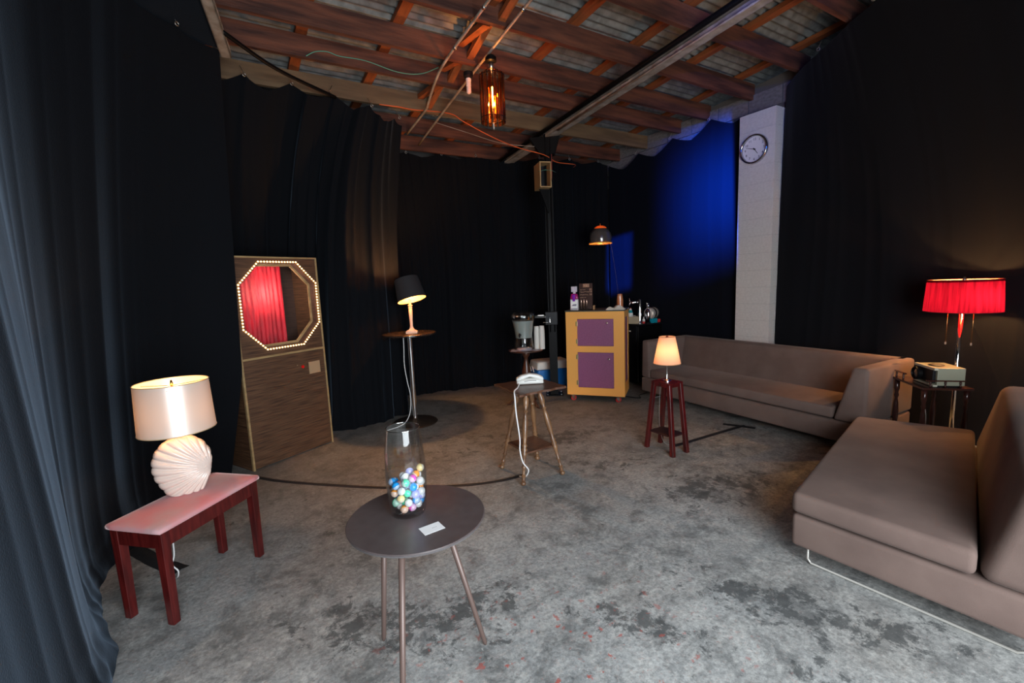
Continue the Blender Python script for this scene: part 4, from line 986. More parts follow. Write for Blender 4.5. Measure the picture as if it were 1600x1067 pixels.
for z0, z1, kx, kz in ((.745, 1.093, .536, 1.043), (.195, .660, .556, .58)):
    b_ = new_bm(); add_box(b_, (.152, -.002, z0 + .001), (.613, .016, z1 - .001), bevel=.0015); d = obj('door', b_, purple, t)
    b_ = new_bm(); M = Matrix.Translation((kx, 0, kz)) @ Matrix.Rotation(PI / 2, 4, 'X'); add_lathe(b_, [(.006, .002), (.006, .012), (.014, .018), (.014, .024), (.006, .028)], n=16, M=M); obj('knob', b_, chrome, d, smooth=True)
    for hz in (z0 + .06, z1 - .06):
        b_ = new_bm(); add_box(b_, (.130, -.004, hz - .03), (.150, -.0001, hz + .03)); add_tube(b_, [(.151, -.004, hz - .03), (.151, -.004, hz + .03)], .005, 8); obj('hinge', b_, mat('brass_hinge', (.5, .4, .2), .35, .9), d)
for wx, wy in ((.07, .06), (CW - .09, .06), (.07, CD - .06), (CW - .09, CD - .06)):
    b_ = new_bm(); M = Matrix.Translation((wx, wy, .036)) @ Matrix.Rotation(PI / 2, 4, 'X') @ Matrix.Rotation(.6, 4, 'Y')
    add_lathe(b_, [(.020, -.012), (.036, -.010), (.036, .010), (.020, .012)], n=24, M=M); w_ = obj('caster', b_, mat('red_wheel', (.45, .03, .03), .35), t, smooth=True, angle=40)
    b_ = new_bm(); add_lathe(b_, [(.018, -.014), (.018, .014)], n=16, M=M); obj('hub', b_, chrome, w_, smooth=True, angle=40)
    b_ = new_bm(); add_box(b_, (wx - .03, wy - .03, .078), (wx + .03, wy + .03, .0895)); add_box(b_, (wx - .02, wy - .026, .04), (wx + .02, wy - .018, .079)); add_box(b_, (wx - .02, wy + .018, .04), (wx + .02, wy + .026, .079)); obj('fork', b_, chrome, w_)
CM = Matrix.Translation((3.645, 4.669, CZ1)) @ Matrix.Rotation(CAng, 4, 'Z')
def oncab(x, y): p = CM @ V(x, y, 0); return (p.x, p.y, p.z)
# bottle
t = thing('bottle', 'square bottle with white cap, magenta liquid and white label on the cabinet', 'bottle', oncab(.11, .06), CAng)
bm = new_bm(); add_box(bm, (-.052, -.035, .002), (.052, .035, .148), bevel=.012); obj('body', bm, mat('frosted_label_bottle', (.62, .58, .60), .3), t, smooth=True, angle=30)
bm = new_bm(); add_hexa(bm, [V(-.054, -.037, .148), V(.054, -.037, .148), V(.054, .037, .148), V(-.054, .037, .148)], [V(-.04, -.03, .218), V(.04, -.03, .218), V(.04, .03, .218), V(-.04, .03, .218)], bevel=.014); obj('shoulder', bm, mat('magenta_liquid', (.38, .01, .13), .12, coat=.6), t, smooth=True, angle=50)['label'] = 'magenta liquid filled shoulder'
bm = new_bm(); add_lathe(bm, [(.018, .215), (.018, .24)], n=16); add_box(bm, (-.036, -.03, .24), (.036, .03, .312), bevel=.005); obj('cap', bm, mat('lilac_white_cap', (.62, .58, .66), .4), t)
bm = new_bm(); add_box(bm, (-.016, -.045, .12), (.016, -.036, .20)); add_box(bm, (-.02, -.043, .178), (.02, -.034, .205)); obj('tag', bm, mat('violet_tag', (.22, .01, .42), .35), t)
bm = new_bm(); add_box(bm, (-.042, -.0375, .03), (.042, -.0352, .135)); obj('label_sheet', bm, paper, t)
bm = new_bm(); add_box(bm, (-.05, -.0358, .018), (.05, -.0352, .024)); add_hexa(bm, [V(-.034, -.0385, .06), V(.03, -.0385, .06), V(.03, -.0376, .06), V(-.034, -.0376, .06)], [V(-.01, -.0385, .08), V(.034, -.0385, .085), V(.034, -.0376, .085), V(-.01, -.0376, .08)]); obj('print', bm, mat('grey_print', (.25, .23, .3), .5), t)
# menu board with holder
t = thing('menu_board', 'dark menu board with chalky handwritten price lines, leaning on the cabinet', 'sign', oncab(.235, .16), CAng)
Mm = Matrix.Rotation(math.radians(-8), 4, 'X')
bm = new_bm(); add_hexa(bm, [Mm @ V(-.09, -.006, .01), Mm @ V(.092, -.006, .01), Mm @ V(.092, .006, .01), Mm @ V(-.09, .006, .01)], [Mm @ V(-.09, -.006, .345), Mm @ V(.085, -.006, .345), Mm @ V(.085, .006, .345), Mm @ V(-.09, .006, .345)]); obj('board', bm, mat('dark_brown_board', (.045, .016, .010), .45), t)
chalk = mat('chalk_ink', (.60, .40, .28), .7)
bm = new_bm(); add_box(bm, (-.04, -.0075, .293), (.045, -.0062, .34), M=Mm); obj('heading', bm, mat('heading_patch', (.33, .17, .10), .7), t)
me = text_mesh('V&S', .045); me.materials.append(chalk); o = bpy.data.objects.new('heading_text', me); COL.objects.link(o); o.parent = t; o.matrix_local = Mm @ Matrix.Translation((.004, -.0085, .316)) @ Matrix.Rotation(PI / 2, 4, 'X')
rg = random.Random(3); bm = new_bm()
for r_, (z, x1) in enumerate(((.262, -.01), (.232, .035), (.195, .025), (.16, -.005), (.128, -.01), (.10, -.02))):
    x = -.075
    while x < x1:
        w2 = rg.uniform(.006, .014); pts = [Mm @ V(x + w2 * f, -.0072, z + rg.uniform(-.006, .008)) for f in (0, .35, .7, 1)]; add_tube(bm, pts, .0018, 4); x += w2 + .003
obj('handwriting', bm, chalk, t)
for s, z in (('$5', .265), ('18', .235), ('18', .198)):
    me = text_mesh(s, .034); me.materials.append(chalk); o = bpy.data.objects.new('price', me); COL.objects.link(o); o.parent = t; o.matrix_local = Mm @ Matrix.Translation((.062, -.0075, z)) @ Matrix.Rotation(PI / 2, 4, 'X')
for px_ in (-.10, .11):
    bm = new_bm(); add_box(bm, (px_ - .009, -.03, 0), (px_ + .009, .05, .055), bevel=.003); obj('stand_foot', bm, mat('pale_wood', (.55, .30, .13), .5), t)
for q, sx in enumerate((.20, .235, .27)):
    b_ = new_bm(); add_lathe(b_, [(.010, 0), (.010, .15), (.007, .155)], n=14)
    tag(obj('metal_tube', b_, mat('copper_tube', (.55, .38, .30), .2, .9), smooth=True, loc=oncab(sx, .055)), ('left', 'middle', 'right')[q] + ' one of three slim metal tubes before the menu board', 'tube', 'slim metal tubes on the cabinet')
# napkin and cup stack
def rumple(label, name, loc, rz, sx, sy, h, m_, cat, seed=0):
    bm = new_bm(); n = 26; rows = []
    for i in range(n + 1):
        r_ = []
        for j in range(n + 1):
            u, v = 2 * i / n - 1, 2 * j / n - 1; d = max(abs(u), abs(v))
            z = h * (1 - d ** 2.5) * (.75 + .8 * noise.noise(V(u * 1.7 + seed, v * 1.7, 0))) + .010 * abs(noise.noise(V(u * 5 + seed, v * 5, 4)))
            r_.append(bm.verts.new((sx * u * (1 + .10 * noise.noise(V(v * 3, seed, 1))), sy * v * (1 + .12 * noise.noise(V(u * 3, seed, 6))), max(.001, z))))
        rows.append(r_)
    for i in range(n):
        for j in range(n): bm.faces.new((rows[i][j], rows[i + 1][j], rows[i + 1][j + 1], rows[i][j + 1]))
    b_ = [e for e in bm.edges if e.is_boundary]
    g = bmesh.ops.extrude_edge_only(bm, edges=b_); 
    for v in g['geom']:
        if isinstance(v, bmesh.types.BMVert): v.co.z = 0
    return tag(obj(name, bm, m_, smooth=True, loc=loc, rotz=rz), label, cat)
rumple('crumpled white cloth napkin on the right of the cabinet top', 'napkin', oncab(.63, .11), CAng, .115, .085, .055, mat('white_cloth', (.72, .66, .58), .9), 'napkin', 2)
cupm = mat('amber_plastic_cup', (.50, .17, .07), .15, coat=.8)
for k in range(4):
    b_ = new_bm(); add_lathe(b_, [(.043, 0), (.044, .006), (.030, .10), (.028, .10)], n=28)
    x, y, z = oncab(.66, .30)
    tag(obj('plastic_cup', b_, cupm, smooth=True, loc=(x, y, z + k * .03), angle=40), ('amber plastic cup at the bottom of the upturned stack', 'amber plastic cup second from the bottom of the upturned stack', 'amber plastic cup third from the bottom of the upturned stack', 'amber plastic cup on top of the upturned stack')[k], 'cup', 'amber cups stacked on the cabinet')

# dome lamp on a slim stem behind the cabinet
DX, DY, DZ = 4.50, 4.92, 2.10
t = thing('dome_lamp', 'floor lamp with a smoky chrome dome shade above the cabinet', 'lamp', (4.72, 4.80, 0))
bm = new_bm(); add_lathe(bm, [(.13, 0), (.13, .02), (.02, .03)], n=32); obj('base', bm, blackmetal, t, smooth=True, angle=40)
bm = new_bm(); add_tube(bm, smooth_pts([(0, 0, .02), (0, 0, 1.2), (-.03, .01, 1.6), (-.085, .035, 2.0), (-.10, .045, 2.09)], 6), .0022, 6); obj('stem', bm, mat('dull_stem', (.12, .09, .09), .6), t, smooth=True)
domem = mat('smoked_chrome', (.10, .085, .08), .18, 0.3, coat=.8)
c0 = (DX - 4.72, DY - 4.80, DZ)
bm = new_bm(); add_lathe(bm, [(.149, .0), (.156, .04), (.157, .08), (.149, .13), (.130, .165), (.092, .20)], c=c0, n=44, cap=False); obj('shade', bm, domem, t, smooth=True)
bm = new_bm(); add_lathe(bm, [(.145, .004), (.152, .04), (.153, .08), (.145, .13), (.126, .162), (.088, .197)], c=c0, n=44, cap=False); obj('shade_lining', bm, mat('orange_lining', (.8, .4, .12), .5), t, smooth=True)
bm = new_bm(); add_lathe(bm, [(.148, -.013), (.160, -.010), (.160, .008), (.148, .011)], c=c0, n=44, cap=False); obj('rim', bm, shade_mat('amber_rim', (.8, .45, .12), (1, .6, .2), .6), t, smooth=True)
bm = new_bm(); add_lathe(bm, [(.088, .205), (.075, .225), (.04, .24), (.006, .245), (.006, .27)], c=c0, n=30); obj('cap', bm, shade_mat('amber_cap', (.8, .35, .08), (1, .5, .15), .6), t, smooth=True)['label'] = 'orange glowing vent cap'
bm = new_bm(); bmesh.ops.create_icosphere(bm, subdivisions=2, radius=.03, matrix=Matrix.Translation((c0[0], c0[1], DZ + .09))); obj('bulb', bm, emis('bulb_glow', (0, 0, 0), 6), t, smooth=True)
point('dome_light', (DX, DY, DZ + .06), 3.5, (1, .5, .18), .02)

# ------------------------------------------------------------------ drinks dispenser table
DT = V(3.13, 4.86, 0); DTZ = .735
t = thing('pedestal_table', 'small round dark pedestal table with curved feet holding the drinks dispenser', 'table', DT)
bm = new_bm(); add_lathe(bm, [(.215, DTZ - .018), (.222, DTZ - .012), (.222, DTZ - .003), (.21, DTZ)], n=44); obj('tabletop', bm, pedwood, t, smooth=True, angle=30)
bm = new_bm(); add_lathe(bm, [(.02, .16), (.04, .18), (.045, .22), (.03, .26), (.038, .30), (.055, .36), (.06, .42), (.045, .50), (.027, .58), (.024, .62), (.036, .645), (.048, .66), (.048, .70), (.04, DTZ - .018)], n=24); obj('pedestal', bm, pedwood, t, smooth=True)
for k in range(3):
    a = math.radians(150 + 120 * k) ; c_, s_ = math.cos(a), math.sin(a)
    b_ = new_bm(); add_tube(b_, smooth_pts([(.02 * c_, .02 * s_, .20), (.09 * c_, .09 * s_, .17), (.17 * c_, .17 * s_, .08), (.23 * c_, .23 * s_, .022), (.27 * c_, .27 * s_, .014)], 6), [.017] * 20 + [.012] * 5, 8); obj('foot', b_, pedwood, t, smooth=True)
t = thing('drinks_dispenser', 'clear waisted drinks dispenser half full of water on the pedestal table', 'dispenser', DT + V(-.03, -.01, DTZ + .004))
bm = new_bm(); add_lathe(bm, [(.10, 0), (.125, .004), (.13, .02), (.115, .12), (.112, .19), (.128, .30), (.152, .40), (.156, .45), (.14, .475), (.09, .485), (.01, .487)], n=44, cap=False); obj('body', bm, thin_glass('dispenser_glass', (.93, .95, .95), .35), t, smooth=True)
bm = new_bm(); add_lathe(bm, [(.103, .155), (.106, .19), (.122, .30), (.140, .375)], n=44); obj('water', bm, mat('cloudy_water', (.32, .36, .34), .2), t, smooth=True, angle=40) 
bm = new_bm(); a = math.atan2(-DT.y, -DT.x) - .35; c_, s_ = math.cos(a), math.sin(a)
add_tube(bm, [(.10 * c_, .10 * s_, .20), (.15 * c_, .15 * s_, .20)], .011, 10); add_tube(bm, [(.142 * c_, .142 * s_, .225), (.142 * c_, .142 * s_, .17)], .009, 10); obj('tap', bm, blackplastic, t, smooth=True)
bm = new_bm(); add_lathe(bm, [(.04, .004), (.10, .003), (.09, .02), (.04, .026)], n=30); obj('foot_plate', bm, mat('lilac_napkin', (.5, .45, .5), .8), t, smooth=True)
bm = new_bm(); add_hexa(bm, [V(-.22, -.02, 0), V(.10, -.17, 0), V(.16, .1, 0), V(-.1, .14, 0)], [V(-.22, -.02, .002), V(.10, -.17, .002), V(.16, .1, .002), V(-.1, .14, .002)])
tag(obj('paper_napkin', bm, mat('lilac_napkin', (0, 0, 0)), loc=DT + V(-.03, -.01, DTZ + .0005)), 'pale lilac paper napkin under the drinks dispenser', 'napkin')
cupw = mat('white_cup_paper', (.72, .70, .65), .7)
ORD = ['first', 'second', 'third', 'fourth', 'fifth', 'sixth', 'seventh', 'eighth', 'ninth', 'tenth']
for q, (cx_, cy_, nn) in enumerate(((.135, -.065, 9), (.175, -.125, 10))):
    for k in range(nn):
        b_ = new_bm(); add_lathe(b_, [(.034, 0), (.036, .006), (.030, .085), (.026, .085)], n=20)
        tag(obj('paper_cup', b_, cupw, smooth=True, angle=40, loc=DT + V(cx_, cy_, DTZ + k * (.024 if q else .026))), f'white paper cup, {ORD[k]} from the bottom of the {"front right" if q else "rear left"} upturned stack by the dispenser', 'cup', f'white paper cups in the {"front right" if q else "rear left"} stack')
# cooler
t = thing('cooler', 'blue plastic cooler with a white lid on the floor behind the black post', 'cooler', (3.93, 5.45, 0), math.radians(-14))
bm = new_bm(); add_hexa(bm, [V(-.23, -.15, 0), V(.23, -.15, 0), V(.23, .15, 0), V(-.23, .15, 0)], [V(-.26, -.17, .31), V(.26, -.17, .31), V(.26, .17, .31), V(-.26, .17, .31)], bevel=.02); obj('body', bm, blue_pl, t, smooth=True, angle=30)
bm = new_bm(); add_hexa(bm, [V(-.272, -.18, .312), V(.272, -.18, .312), V(.272, .18, .312), V(-.272, .18, .312)], [V(-.25, -.16, .43), V(.25, -.16, .43), V(.25, .16, .43), V(-.25, .16, .43)], bevel=.02); obj('lid', bm, mat('white_lid', (.72, .68, .62), .4), t, smooth=True, angle=30)
bm = new_bm(); add_tube(bm, smooth_pts([(-.275, -.05, .27), (-.29, -.05, .33), (-.285, 0, .35), (-.29, .05, .33), (-.275, .05, .27)]), .008, 6); obj('handle', bm, mat('white_lid', (0, 0, 0)), t, smooth=True)

# ------------------------------------------------------------------ black drinks fridge with items
FX, FY = 4.95, 4.64
t = thing('drinks_fridge', 'black tap fridge standing between the mustard cabinet and long sofa', 'fridge', (FX, FY, 0), math.radians(-4))
FZ = .915
bm = new_bm(); add_box(bm, (0.0, .04, .03), (.47, .60, FZ - .02), bevel=.01); obj('body', bm, blackplastic, t)
bm = new_bm(); add_box(bm, (.0, 0, .05), (.47, .038, FZ - .03), bevel=.01); obj('door', bm, blackmetal, t)
bm = new_bm(); add_box(bm, (-.005, -.005, FZ - .02), (.475, .605, FZ), bevel=.004); obj('worktop', bm, blackplastic, t)
bm = new_bm(); add_tube(bm, [(-.002, .002, .06), (-.002, .002, FZ - .03)], .004, 6); obj('edge_strip', bm, nickel, t)
bm = new_bm()
for y0, y1 in ((.16, .19), (.20, .215), (.235, .27)): add_box(bm, (-.0025, y0, .80), (-.0005, y1, .815))
obj('badge', bm, paper, t)
TT = V(5.13, 4.78, FZ)
t = thing('beer_tap', 'chrome beer tap tower on top of the black fridge', 'tap', TT, 0)
bm = new_bm(); add_lathe(bm, [(.045, 0), (.045, .01), (.030, .02), (.030, .345), (.026, .355)], n=24); obj('tower', bm, chrome, t, smooth=True, angle=40)
dd = V(-.75, .62, 0).normalized()
bm = new_bm(); add_tube(bm, [dd * .02 + V(0, 0, .315), dd * .06 + V(0, 0, .315), dd * .10 + V(0, 0, .31), dd * .14 + V(0, 0, .315)], [.018, .012, .018, .012], 12); add_tube(bm, [dd * .14 + V(0, 0, .315), dd * .155 + V(0, 0, .27)], .01, 10); obj('faucet', bm, chrome, t, smooth=True)
bm = new_bm(); add_tube(bm, [dd * .142 + V(0, 0, .32), dd * .148 + V(0, 0, .375)], [.010, .006], 10); obj('tap_handle', bm, chrome, t, smooth=True)
bx2 = thing('cardboard_box', 'low tan cardboard box on the left of the black fridge', 'box', (5.03, 4.86, FZ), math.radians(-45))
bm = new_bm(); add_box(bm, (-.11, -.07, 0), (.11, .07, .105), bevel=.002); obj('body', bm, card_box, bx2)
bm = new_bm(); add_box(bm, (-.111, -.012, .1052), (.111, .012, .106)); obj('tape_strip', bm, mat('paper_tape', (.5, .42, .3), .5), bx2)
t = thing('cleaner_bottle', 'small bottle with teal and red label on the cardboard box', 'bottle', (5.0, 4.84, FZ + .105))
bm = new_bm(); add_lathe(bm, [(.036, 0), (.038, .03), (.034, .06), (.02, .10), (.012, .12)], n=18); obj('body', bm, white_plastic, t, smooth=True)
bm = new_bm(); add_lathe(bm, [(.0352, .058), (.0215, .098)], n=18, cap=False); obj('label_band', bm, mat('teal', (.0, .28, .33), .5), t, smooth=True)
bm = new_bm(); add_lathe(bm, [(.012, .115), (.012, .13)], n=12); obj('cap', bm, mat('coral', (.65, .12, .08), .5), t)
t = thing('paper_roll', 'small white paper roll lying behind the tap tower', 'roll', (5.12, 4.90, FZ + .001))
bm = new_bm(); add_lathe(bm, [(.012, 0), (.035, 0), (.035, .11), (.012, .11)], n=20); obj('roll', bm, paper, t, smooth=True, angle=40)
bm = new_bm(); add_lathe(bm, [(.012, .001), (.012, .109)], n=14, cap=False); obj('core', bm, card_box, t)
t = thing('beverage_keg', 'small silver drum lying on the right of the black fridge', 'keg', (5.33, 4.73, FZ + .14), math.radians(20))
M = Matrix.Rotation(PI / 2, 4, 'Y')
bm = new_bm(); add_lathe(bm, [(.05, -.12), (.075, -.115), (.085, -.09), (.085, .07), (.075, .10), (.03, .11)], n=28, M=M); obj('tank', bm, mat('cream_tank', (.62, .55, .48), .3, .3), t, smooth=True)
bm = new_bm(); add_lathe(bm, [(.087, -.05), (.089, -.04), (.089, -.02), (.087, -.01)], n=28, cap=False, M=M); obj('band', bm, chrome, t, smooth=True)
bm = new_bm(); add_box(bm, (-.09, -.06, -.14), (-.07, .06, -.08)); add_box(bm, (.06, -.06, -.14), (.08, .06, -.08)); add_box(bm, (-.1, -.065, -.085), (.1, .065, -.075)); obj('cradle', bm, blackmetal, t)
t = thing('cocktail_shaker', 'steel shaker with a spouted top beside the silver drum', 'shaker', (5.22, 4.70, FZ))
bm = new_bm(); add_lathe(bm, [(.035, 0), (.042, .10), (.044, .17), (.03, .20), (.02, .205), (.02, .235), (.03, .245), (.03, .27), (.012, .28)], n=22); obj('body', bm, chrome, t, smooth=True)
bm = new_bm(); add_tube(bm, [(0, 0, .27), (.03, 0, .30)], .006, 6); add_tube(bm, [(0, 0, .27), (-.01, .02, .305)], .006, 6); obj('spout', bm, chrome, t, smooth=True)
bm = new_bm(); add_box(bm, (-.05, -.02, 0), (.05, .02, .065), bevel=.002); tag(obj('teal_packet', bm, mat('teal_packet', (.0, .27, .36), .5), loc=(5.30, 4.655, FZ)), 'teal packet in front of the silver drum', 'packet')
bm = new_bm(); add_box(bm, (-.03, -.015, 0), (.03, .015, .05), bevel=.002); tag(obj('red_packet', bm, mat('red_packet', (.6, .03, .03), .5), loc=(5.40, 4.66, FZ + .0)), 'red packet at the foot of the silver drum', 'packet')
t = thing('spray_bottle', 'tiny bottle with red base at the foot of the tap tower', 'bottle', (5.13, 4.70, FZ))
bm = new_bm(); add_lathe(bm, [(.018, 0), (.02, .03)], n=14); obj('body', bm, mat('red_packet', (0, 0, 0)), t)
bm = new_bm(); add_lathe(bm, [(.02, .03), (.019, .06), (.008, .075), (.008, .1)], n=14); obj('neck', bm, white_plastic, t, smooth=True)
# black power cord from the cabinet to the sofa
bm = new_bm(); add_tube(bm, smooth_pts([(4.35, 4.35, .008), (4.45, 4.15, .008), (4.55, 4.25, .008), (4.75, 4.3, .008), (4.95, 4.5, .02)], 6), .005, 6)
tag(obj('power_cord', bm, blackplastic, smooth=True), 'black power cord on the floor between cabinet and long sofa', 'cord')

# ------------------------------------------------------------------ long sofa
S1 = V(4.50, 4.17, 0); nr = V(4.36, 1.60, 0); dS = (nr - S1).normalized(); sS = V(-dS.y, dS.x, 0)   # sS points to the wall (+x)
if sS.x < 0: sS = -sS
Ls = (nr - S1).length; DS = .84
t = thing('long_sofa', 'long low taupe sofa with wedge arms in front of the white pilaster', 'sofa')
def P(l, d, z): q = S1 + dS * l + sS * d; return V(q.x, q.y, z)
ztop, zb, zs = .775, .10, .40
def hx(bm, l0, l1, d0, d1, z0, z1, bevel=.02, tl0=0, tl1=0, td0=0, td1=0, seg=3):
    add_hexa(bm, [P(l0, d0, z0), P(l1, d0, z0), P(l1, d1, z0), P(l0, d1, z0)], [P(l0 + tl0, d0 + td0, z1), P(l1 + tl1, d0 + td0, z1), P(l1 + tl1, d1 + td1, z1), P(l0 + tl0, d1 + td1, z1)], bevel=bevel, seg=seg)
bm = new_bm(); hx(bm, .0, Ls, 0.0, DS - .02, zb, .285, .022); obj('base', bm, sofa_cloth, t, smooth=True, angle=35)
bm = new_bm(); hx(bm, .155, Ls - .255, .004, .62, .297, zs, .02); obj('seat_cushion', bm, sofa_cloth, t, smooth=True, angle=35)
bm = new_bm(); hx(bm, .02, Ls - .02, .56, DS, .288, ztop, .03, td0=.13); obj('backrest', bm, sofa_cloth, t, smooth=True, angle=35)
bm = new_bm(); hx(bm, .0, .15, 0.0, DS, .288, ztop, .028, tl1=-.03, td0=.01); obj('arm', bm, sofa_cloth, t, smooth=True, angle=35)
bm = new_bm(); hx(bm, Ls - .25, Ls, 0.0, DS, .288, ztop, .028, tl0=.13, td0=.01); obj('arm', bm, sofa_cloth, t, smooth=True, angle=35)
for l_ in (.12, Ls - .15):
    bm = new_bm(); pts = [P(l_, .06, zb + .01), P(l_, .06, .03), P(l_, .09, .008), P(l_, DS - .12, .008), P(l_, DS - .09, .03), P(l_, DS - .09, zb + .01)]; add_tube(bm, pts, .007, 8); obj('runner', bm, mat('polished_runner', (.50, .48, .44), .3, .3), t, smooth=True)

# ------------------------------------------------------------------ near sofa
t = thing('near_sofa', 'large armless taupe sofa at the right edge of the photo', 'sofa')
A = V(2.462, 1.212, 0); Bq = V(4.20, 1.60, 0); Cq = V(2.505, .50, 0); Dq = V(4.44, .965, 0)
def Q(u, v, z):      # u along length, v from front to the back of the seat (can exceed 1)
    p = A * (1 - u) * (1 - v) + Bq * u * (1 - v) + Cq * (1 - u) * v + Dq * u * v; return V(p.x, p.y, z)
def qx(bm, u0, u1, v0, v1, z0, z1, bevel, tv0=0, tv1=0, seg=4):
    add_hexa(bm, [Q(u0, v0, z0), Q(u1, v0, z0), Q(u1, v1, z0), Q(u0, v1, z0)], [Q(u0, v0 + tv0, z1), Q(u1, v0 + tv0, z1), Q(u1, v1 + tv1, z1), Q(u0, v1 + tv1, z1)], bevel=bevel, seg=seg)
bm = new_bm(); qx(bm, .004, 1, .0, 1.35, .115, .292, .022); obj('base', bm, sofa_cloth, t, smooth=True, angle=35)
bm = new_bm(); qx(bm, 0, 1.0, -.005, 1.0, .305, .42, .03); obj('seat_cushion', bm, sofa_cloth, t, smooth=True, angle=35)
bm = new_bm(); qx(bm, .004, 1.0, 1.003, 1.45, .294, .765, .05, tv0=.16); obj('backrest', bm, sofa_cloth, t, smooth=True, angle=35)
for u in (.045, .93):
    bm = new_bm(); pts = [Q(u, .10, .12), Q(u, .10, .03), Q(u, .125, .008), Q(u, 1.2, .008), Q(u, 1.24, .03), Q(u, 1.24, .12)]; add_tube(bm, pts, .0065, 8); obj('runner', bm, mat('polished_runner', (.50, .48, .44), .3, .3), t, smooth=True)

# ------------------------------------------------------------------ corner table with projector, red lamp
TN = V(4.50, 1.285, 0); exa = math.atan2(.69, .72)
t = thing('corner_table', 'dark wooden corner table with spindle gallery rails between the two sofas', 'table', TN, exa)   # local x: left-back, local -y: right-back
z2 = .66; tw, td_ = .42, .31
darkw = mat('dark_mahogany', (.035, .010, .008), .25, coat=.5)
bm = new_bm(); add_box(bm, (-.01, -td_ - .01, z2 - .018), (tw + .01, .01, z2), bevel=.004); obj('tabletop', bm, darkw, t)
SP = [(.010, 0), (.013, .03), (.009, .06), (.016, .12), (.012, .18), (.016, .22), (.010, .26), (.015, .32), (.019, .45), (.021, .55), (.016, .68), (.010, .74), (.017, .78), (.012, .82), (.019, .87), (.019, 1.0)]
for x, y in ((.02, -.02), (tw - .02, -.02), (.02, -td_ + .02), (tw - .02, -td_ + .02)):
    b_ = new_bm(); add_lathe(b_, [(r, z * (z2 - .018)) for r, z in SP], c=(x, y, 0), n=16); obj('leg', b_, darkw, t, smooth=True)
bm = new_bm(); add_box(bm, (.02, -td_ + .02, .16), (tw - .02, -.02, .172), bevel=.002); obj('shelf', bm, darkw, t)
for (x0, y0, x1, y1, cnt) in ((tw - .14, -.012, tw, -.012, 2), (.012, -.03, .012, -td_ + .05, 3)):
    b_ = new_bm(); add_hexa(b_, [V(min(x0, x1) - .008, min(y0, y1) - .008, z2 + .048), V(max(x0, x1) + .008, min(y0, y1) - .008, z2 + .048), V(max(x0, x1) + .008, max(y0, y1) + .008, z2 + .048), V(min(x0, x1) - .008, max(y0, y1) + .008, z2 + .048)],
                     [V(min(x0, x1) - .008, min(y0, y1) - .008, z2 + .058), V(max(x0, x1) + .008, min(y0, y1) - .008, z2 + .058), V(max(x0, x1) + .008, max(y0, y1) + .008, z2 + .058), V(min(x0, x1) - .008, max(y0, y1) + .008, z2 + .058)])
    rl = obj('rail', b_, darkw, t)
    for k in range(cnt):
        f = (k + .2) / (cnt - .6) if cnt > 1 else .5; f = min(1, f)
        b_ = new_bm(); add_lathe(b_, [(.006, 0), (.009, .012), (.005, .02), (.009, .035), (.006, .048)], c=(x0 + (x1 - x0) * f, y0 + (y1 - y0) * f, z2), n=10); obj('spindle', b_, darkw, rl, smooth=True)
# projector
pm = Matrix.Translation(TN) @ Matrix.Rotation(exa, 4, 'Z')
p0 = pm @ V(.015, -.07, z2)
t = thing('slide_projector', 'vintage grey-green slide projector with a round lens on the corner table', 'projector', p0, exa)
PW, PD, PH = .26, .20, .15       # local x from near corner to the left-back (front face, y=0), local -y to the right-back
gg = mat('grey_green_enamel', (.27, .27, .20), .4)
bm = new_bm(); add_box(bm, (0, -PD, .012), (PW * .98, -.022, PH), bevel=.004); obj('housing', bm, gg, t)
bm = new_bm(); add_box(bm, (.02, -.022, .03), (PW - .005, -.002, PH - .018), bevel=.003); obj('front_panel', bm, blackplastic, t)
bm = new_bm(); add_box(bm, (.0, -.026, PH - .018), (PW, .0, PH + .001), bevel=.002); obj('trim', bm, mat('cream_trim', (.5, .48, .38), .35), t)
bm = new_bm(); add_box(bm, (.0, -.026, .004), (PW, .002, .018), bevel=.002); obj('trim', bm, mat('cream_trim', (.5, .48, .38), .35), t)
bm = new_bm(); M = Matrix.Translation((.195, -.002, .075)) @ Matrix.Rotation(-PI / 2, 4, 'X'); add_lathe(bm, [(.052, 0), (.052, .03), (.045, .034), (.042, .022), (.02, .018)], n=32, M=M); ln_ = obj('lens', bm, blackmetal, t, smooth=True, angle=40)
bm = new_bm(); add_lathe(bm, [(.001, .026), (.02, .025), (.041, .020)], n=28, cap=False, M=M); obj('glass', bm, mat('lens_glass', (.03, .035, .04), .05, coat=1), ln_, smooth=True)
bm = new_bm(); add_lathe(bm, [(.045, PH + .001), (.05, PH + .006), (.03, PH + .012)], c=(.13, -.08, 0), n=24); obj('tray_ring', bm, blackplastic, t, smooth=True, angle=40)
bm = new_bm(); add_box(bm, (.02, -PD + .01, 0), (.05, -.03, .012)); add_box(bm, (PW - .05, -PD + .01, 0), (PW - .02, -.03, .012)); obj('feet', bm, blackplastic, t)
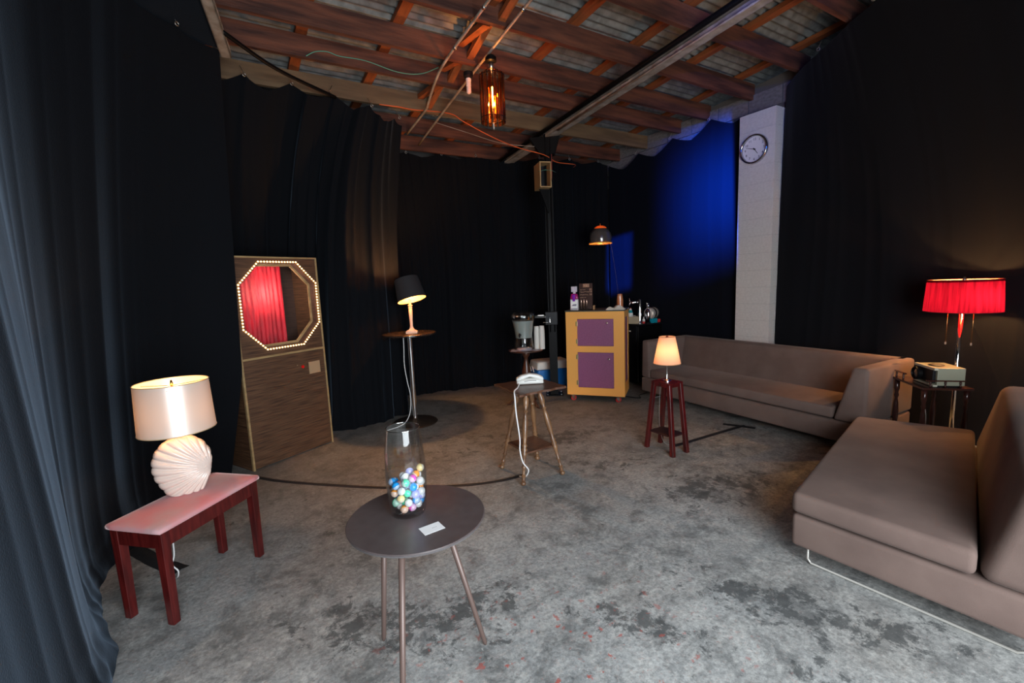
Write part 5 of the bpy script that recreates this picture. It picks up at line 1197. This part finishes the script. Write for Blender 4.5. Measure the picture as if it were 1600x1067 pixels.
# red lamp
RX, RY = 5.11, 1.257
t = thing('floor_lamp', 'floor lamp with a wide glowing red drum shade and two pull chains', 'lamp', (RX, RY, 0))
bm = new_bm(); add_lathe(bm, [(.14, 0), (.14, .015), (.03, .03), (.018, .05)], n=36); obj('base', bm, chrome, t, smooth=True, angle=40)
bm = new_bm(); add_tube(bm, [(0, 0, .03), (0, 0, 1.30)], .017, 14); obj('pole', bm, chrome, t, smooth=True)
redsh = shade_mat('red_slub_shade', (.40, .006, .016), (.12, .0030, .022), .5, streak=.55)
bm = new_bm(); add_lathe(bm, [(.242, 1.215), (.228, 1.475)], n=72, cap=False); obj('lamp_shade', bm, redsh, t, smooth=True)
for rr, zz in ((.242, 1.215), (.228, 1.475)):
    bm = new_bm(); add_tube(bm, [(rr * math.cos(2 * PI * k / 60), rr * math.sin(2 * PI * k / 60), zz) for k in range(61)], .003, 5, cap=False); obj('shade_rim', bm, mat('dark_red_rim', (.12, .005, .008), .5), t, smooth=True)
bm = new_bm(); add_lathe(bm, [(.2235, 1.455), (.2262, 1.473)], n=60, cap=False); obj('shade_lining', bm, mat('warm_lining', (.9, .6, .35), .6), t, smooth=True)
bm = new_bm()
for k in range(3): a = 2 * PI * k / 3; add_tube(bm, [(0, 0, 1.46), (.226 * math.cos(a), .226 * math.sin(a), 1.46)], .002, 5)
add_lathe(bm, [(.014, 1.44), (.014, 1.475), (.006, 1.50)], n=12); obj('spider', bm, nickel, t, smooth=True)
sd = V(.22, -.975, 0)
for s in (-.075, .075):
    b_ = new_bm(); p = sd * s + V(-.10, -.02, 0); add_tube(b_, [(p.x, p.y, 1.27), (p.x, p.y, .965)], .0025, 5); ch = obj('pull_chain', b_, mat('brass', (0, 0, 0)), t, smooth=True)
    b_ = new_bm(); add_lathe(b_, [(.003, 0), (.006, .004), (.006, .02), (.002, .024)], c=(p.x, p.y, .945), n=10); obj('pull', b_, nickel, ch, smooth=True)
for s in (-1, 1):
    b_ = new_bm(); bmesh.ops.create_icosphere(b_, subdivisions=2, radius=.026, matrix=Matrix.Translation((.03 * s, .05 * s, 1.38))); obj('bulb', b_, emis('bulb_glow', (0, 0, 0), 6), t, smooth=True)
for s in (-1, 1): point('red_lamp_light', (RX + .05 * s, RY + .09 * s, 1.33), 18, (1, .50, .17), .02)
bm = new_bm(); add_tube(bm, smooth_pts([(4.78, 1.34, .64), (4.80, 1.36, .5), (4.76, 1.33, .35), (4.79, 1.35, .15), (4.85, 1.42, .01)], 6), .003, 5)
tag(obj('power_cord', bm, mat('pale_cord', (0, 0, 0)), smooth=True), 'thin pale cord hanging below the slide projector', 'cord')
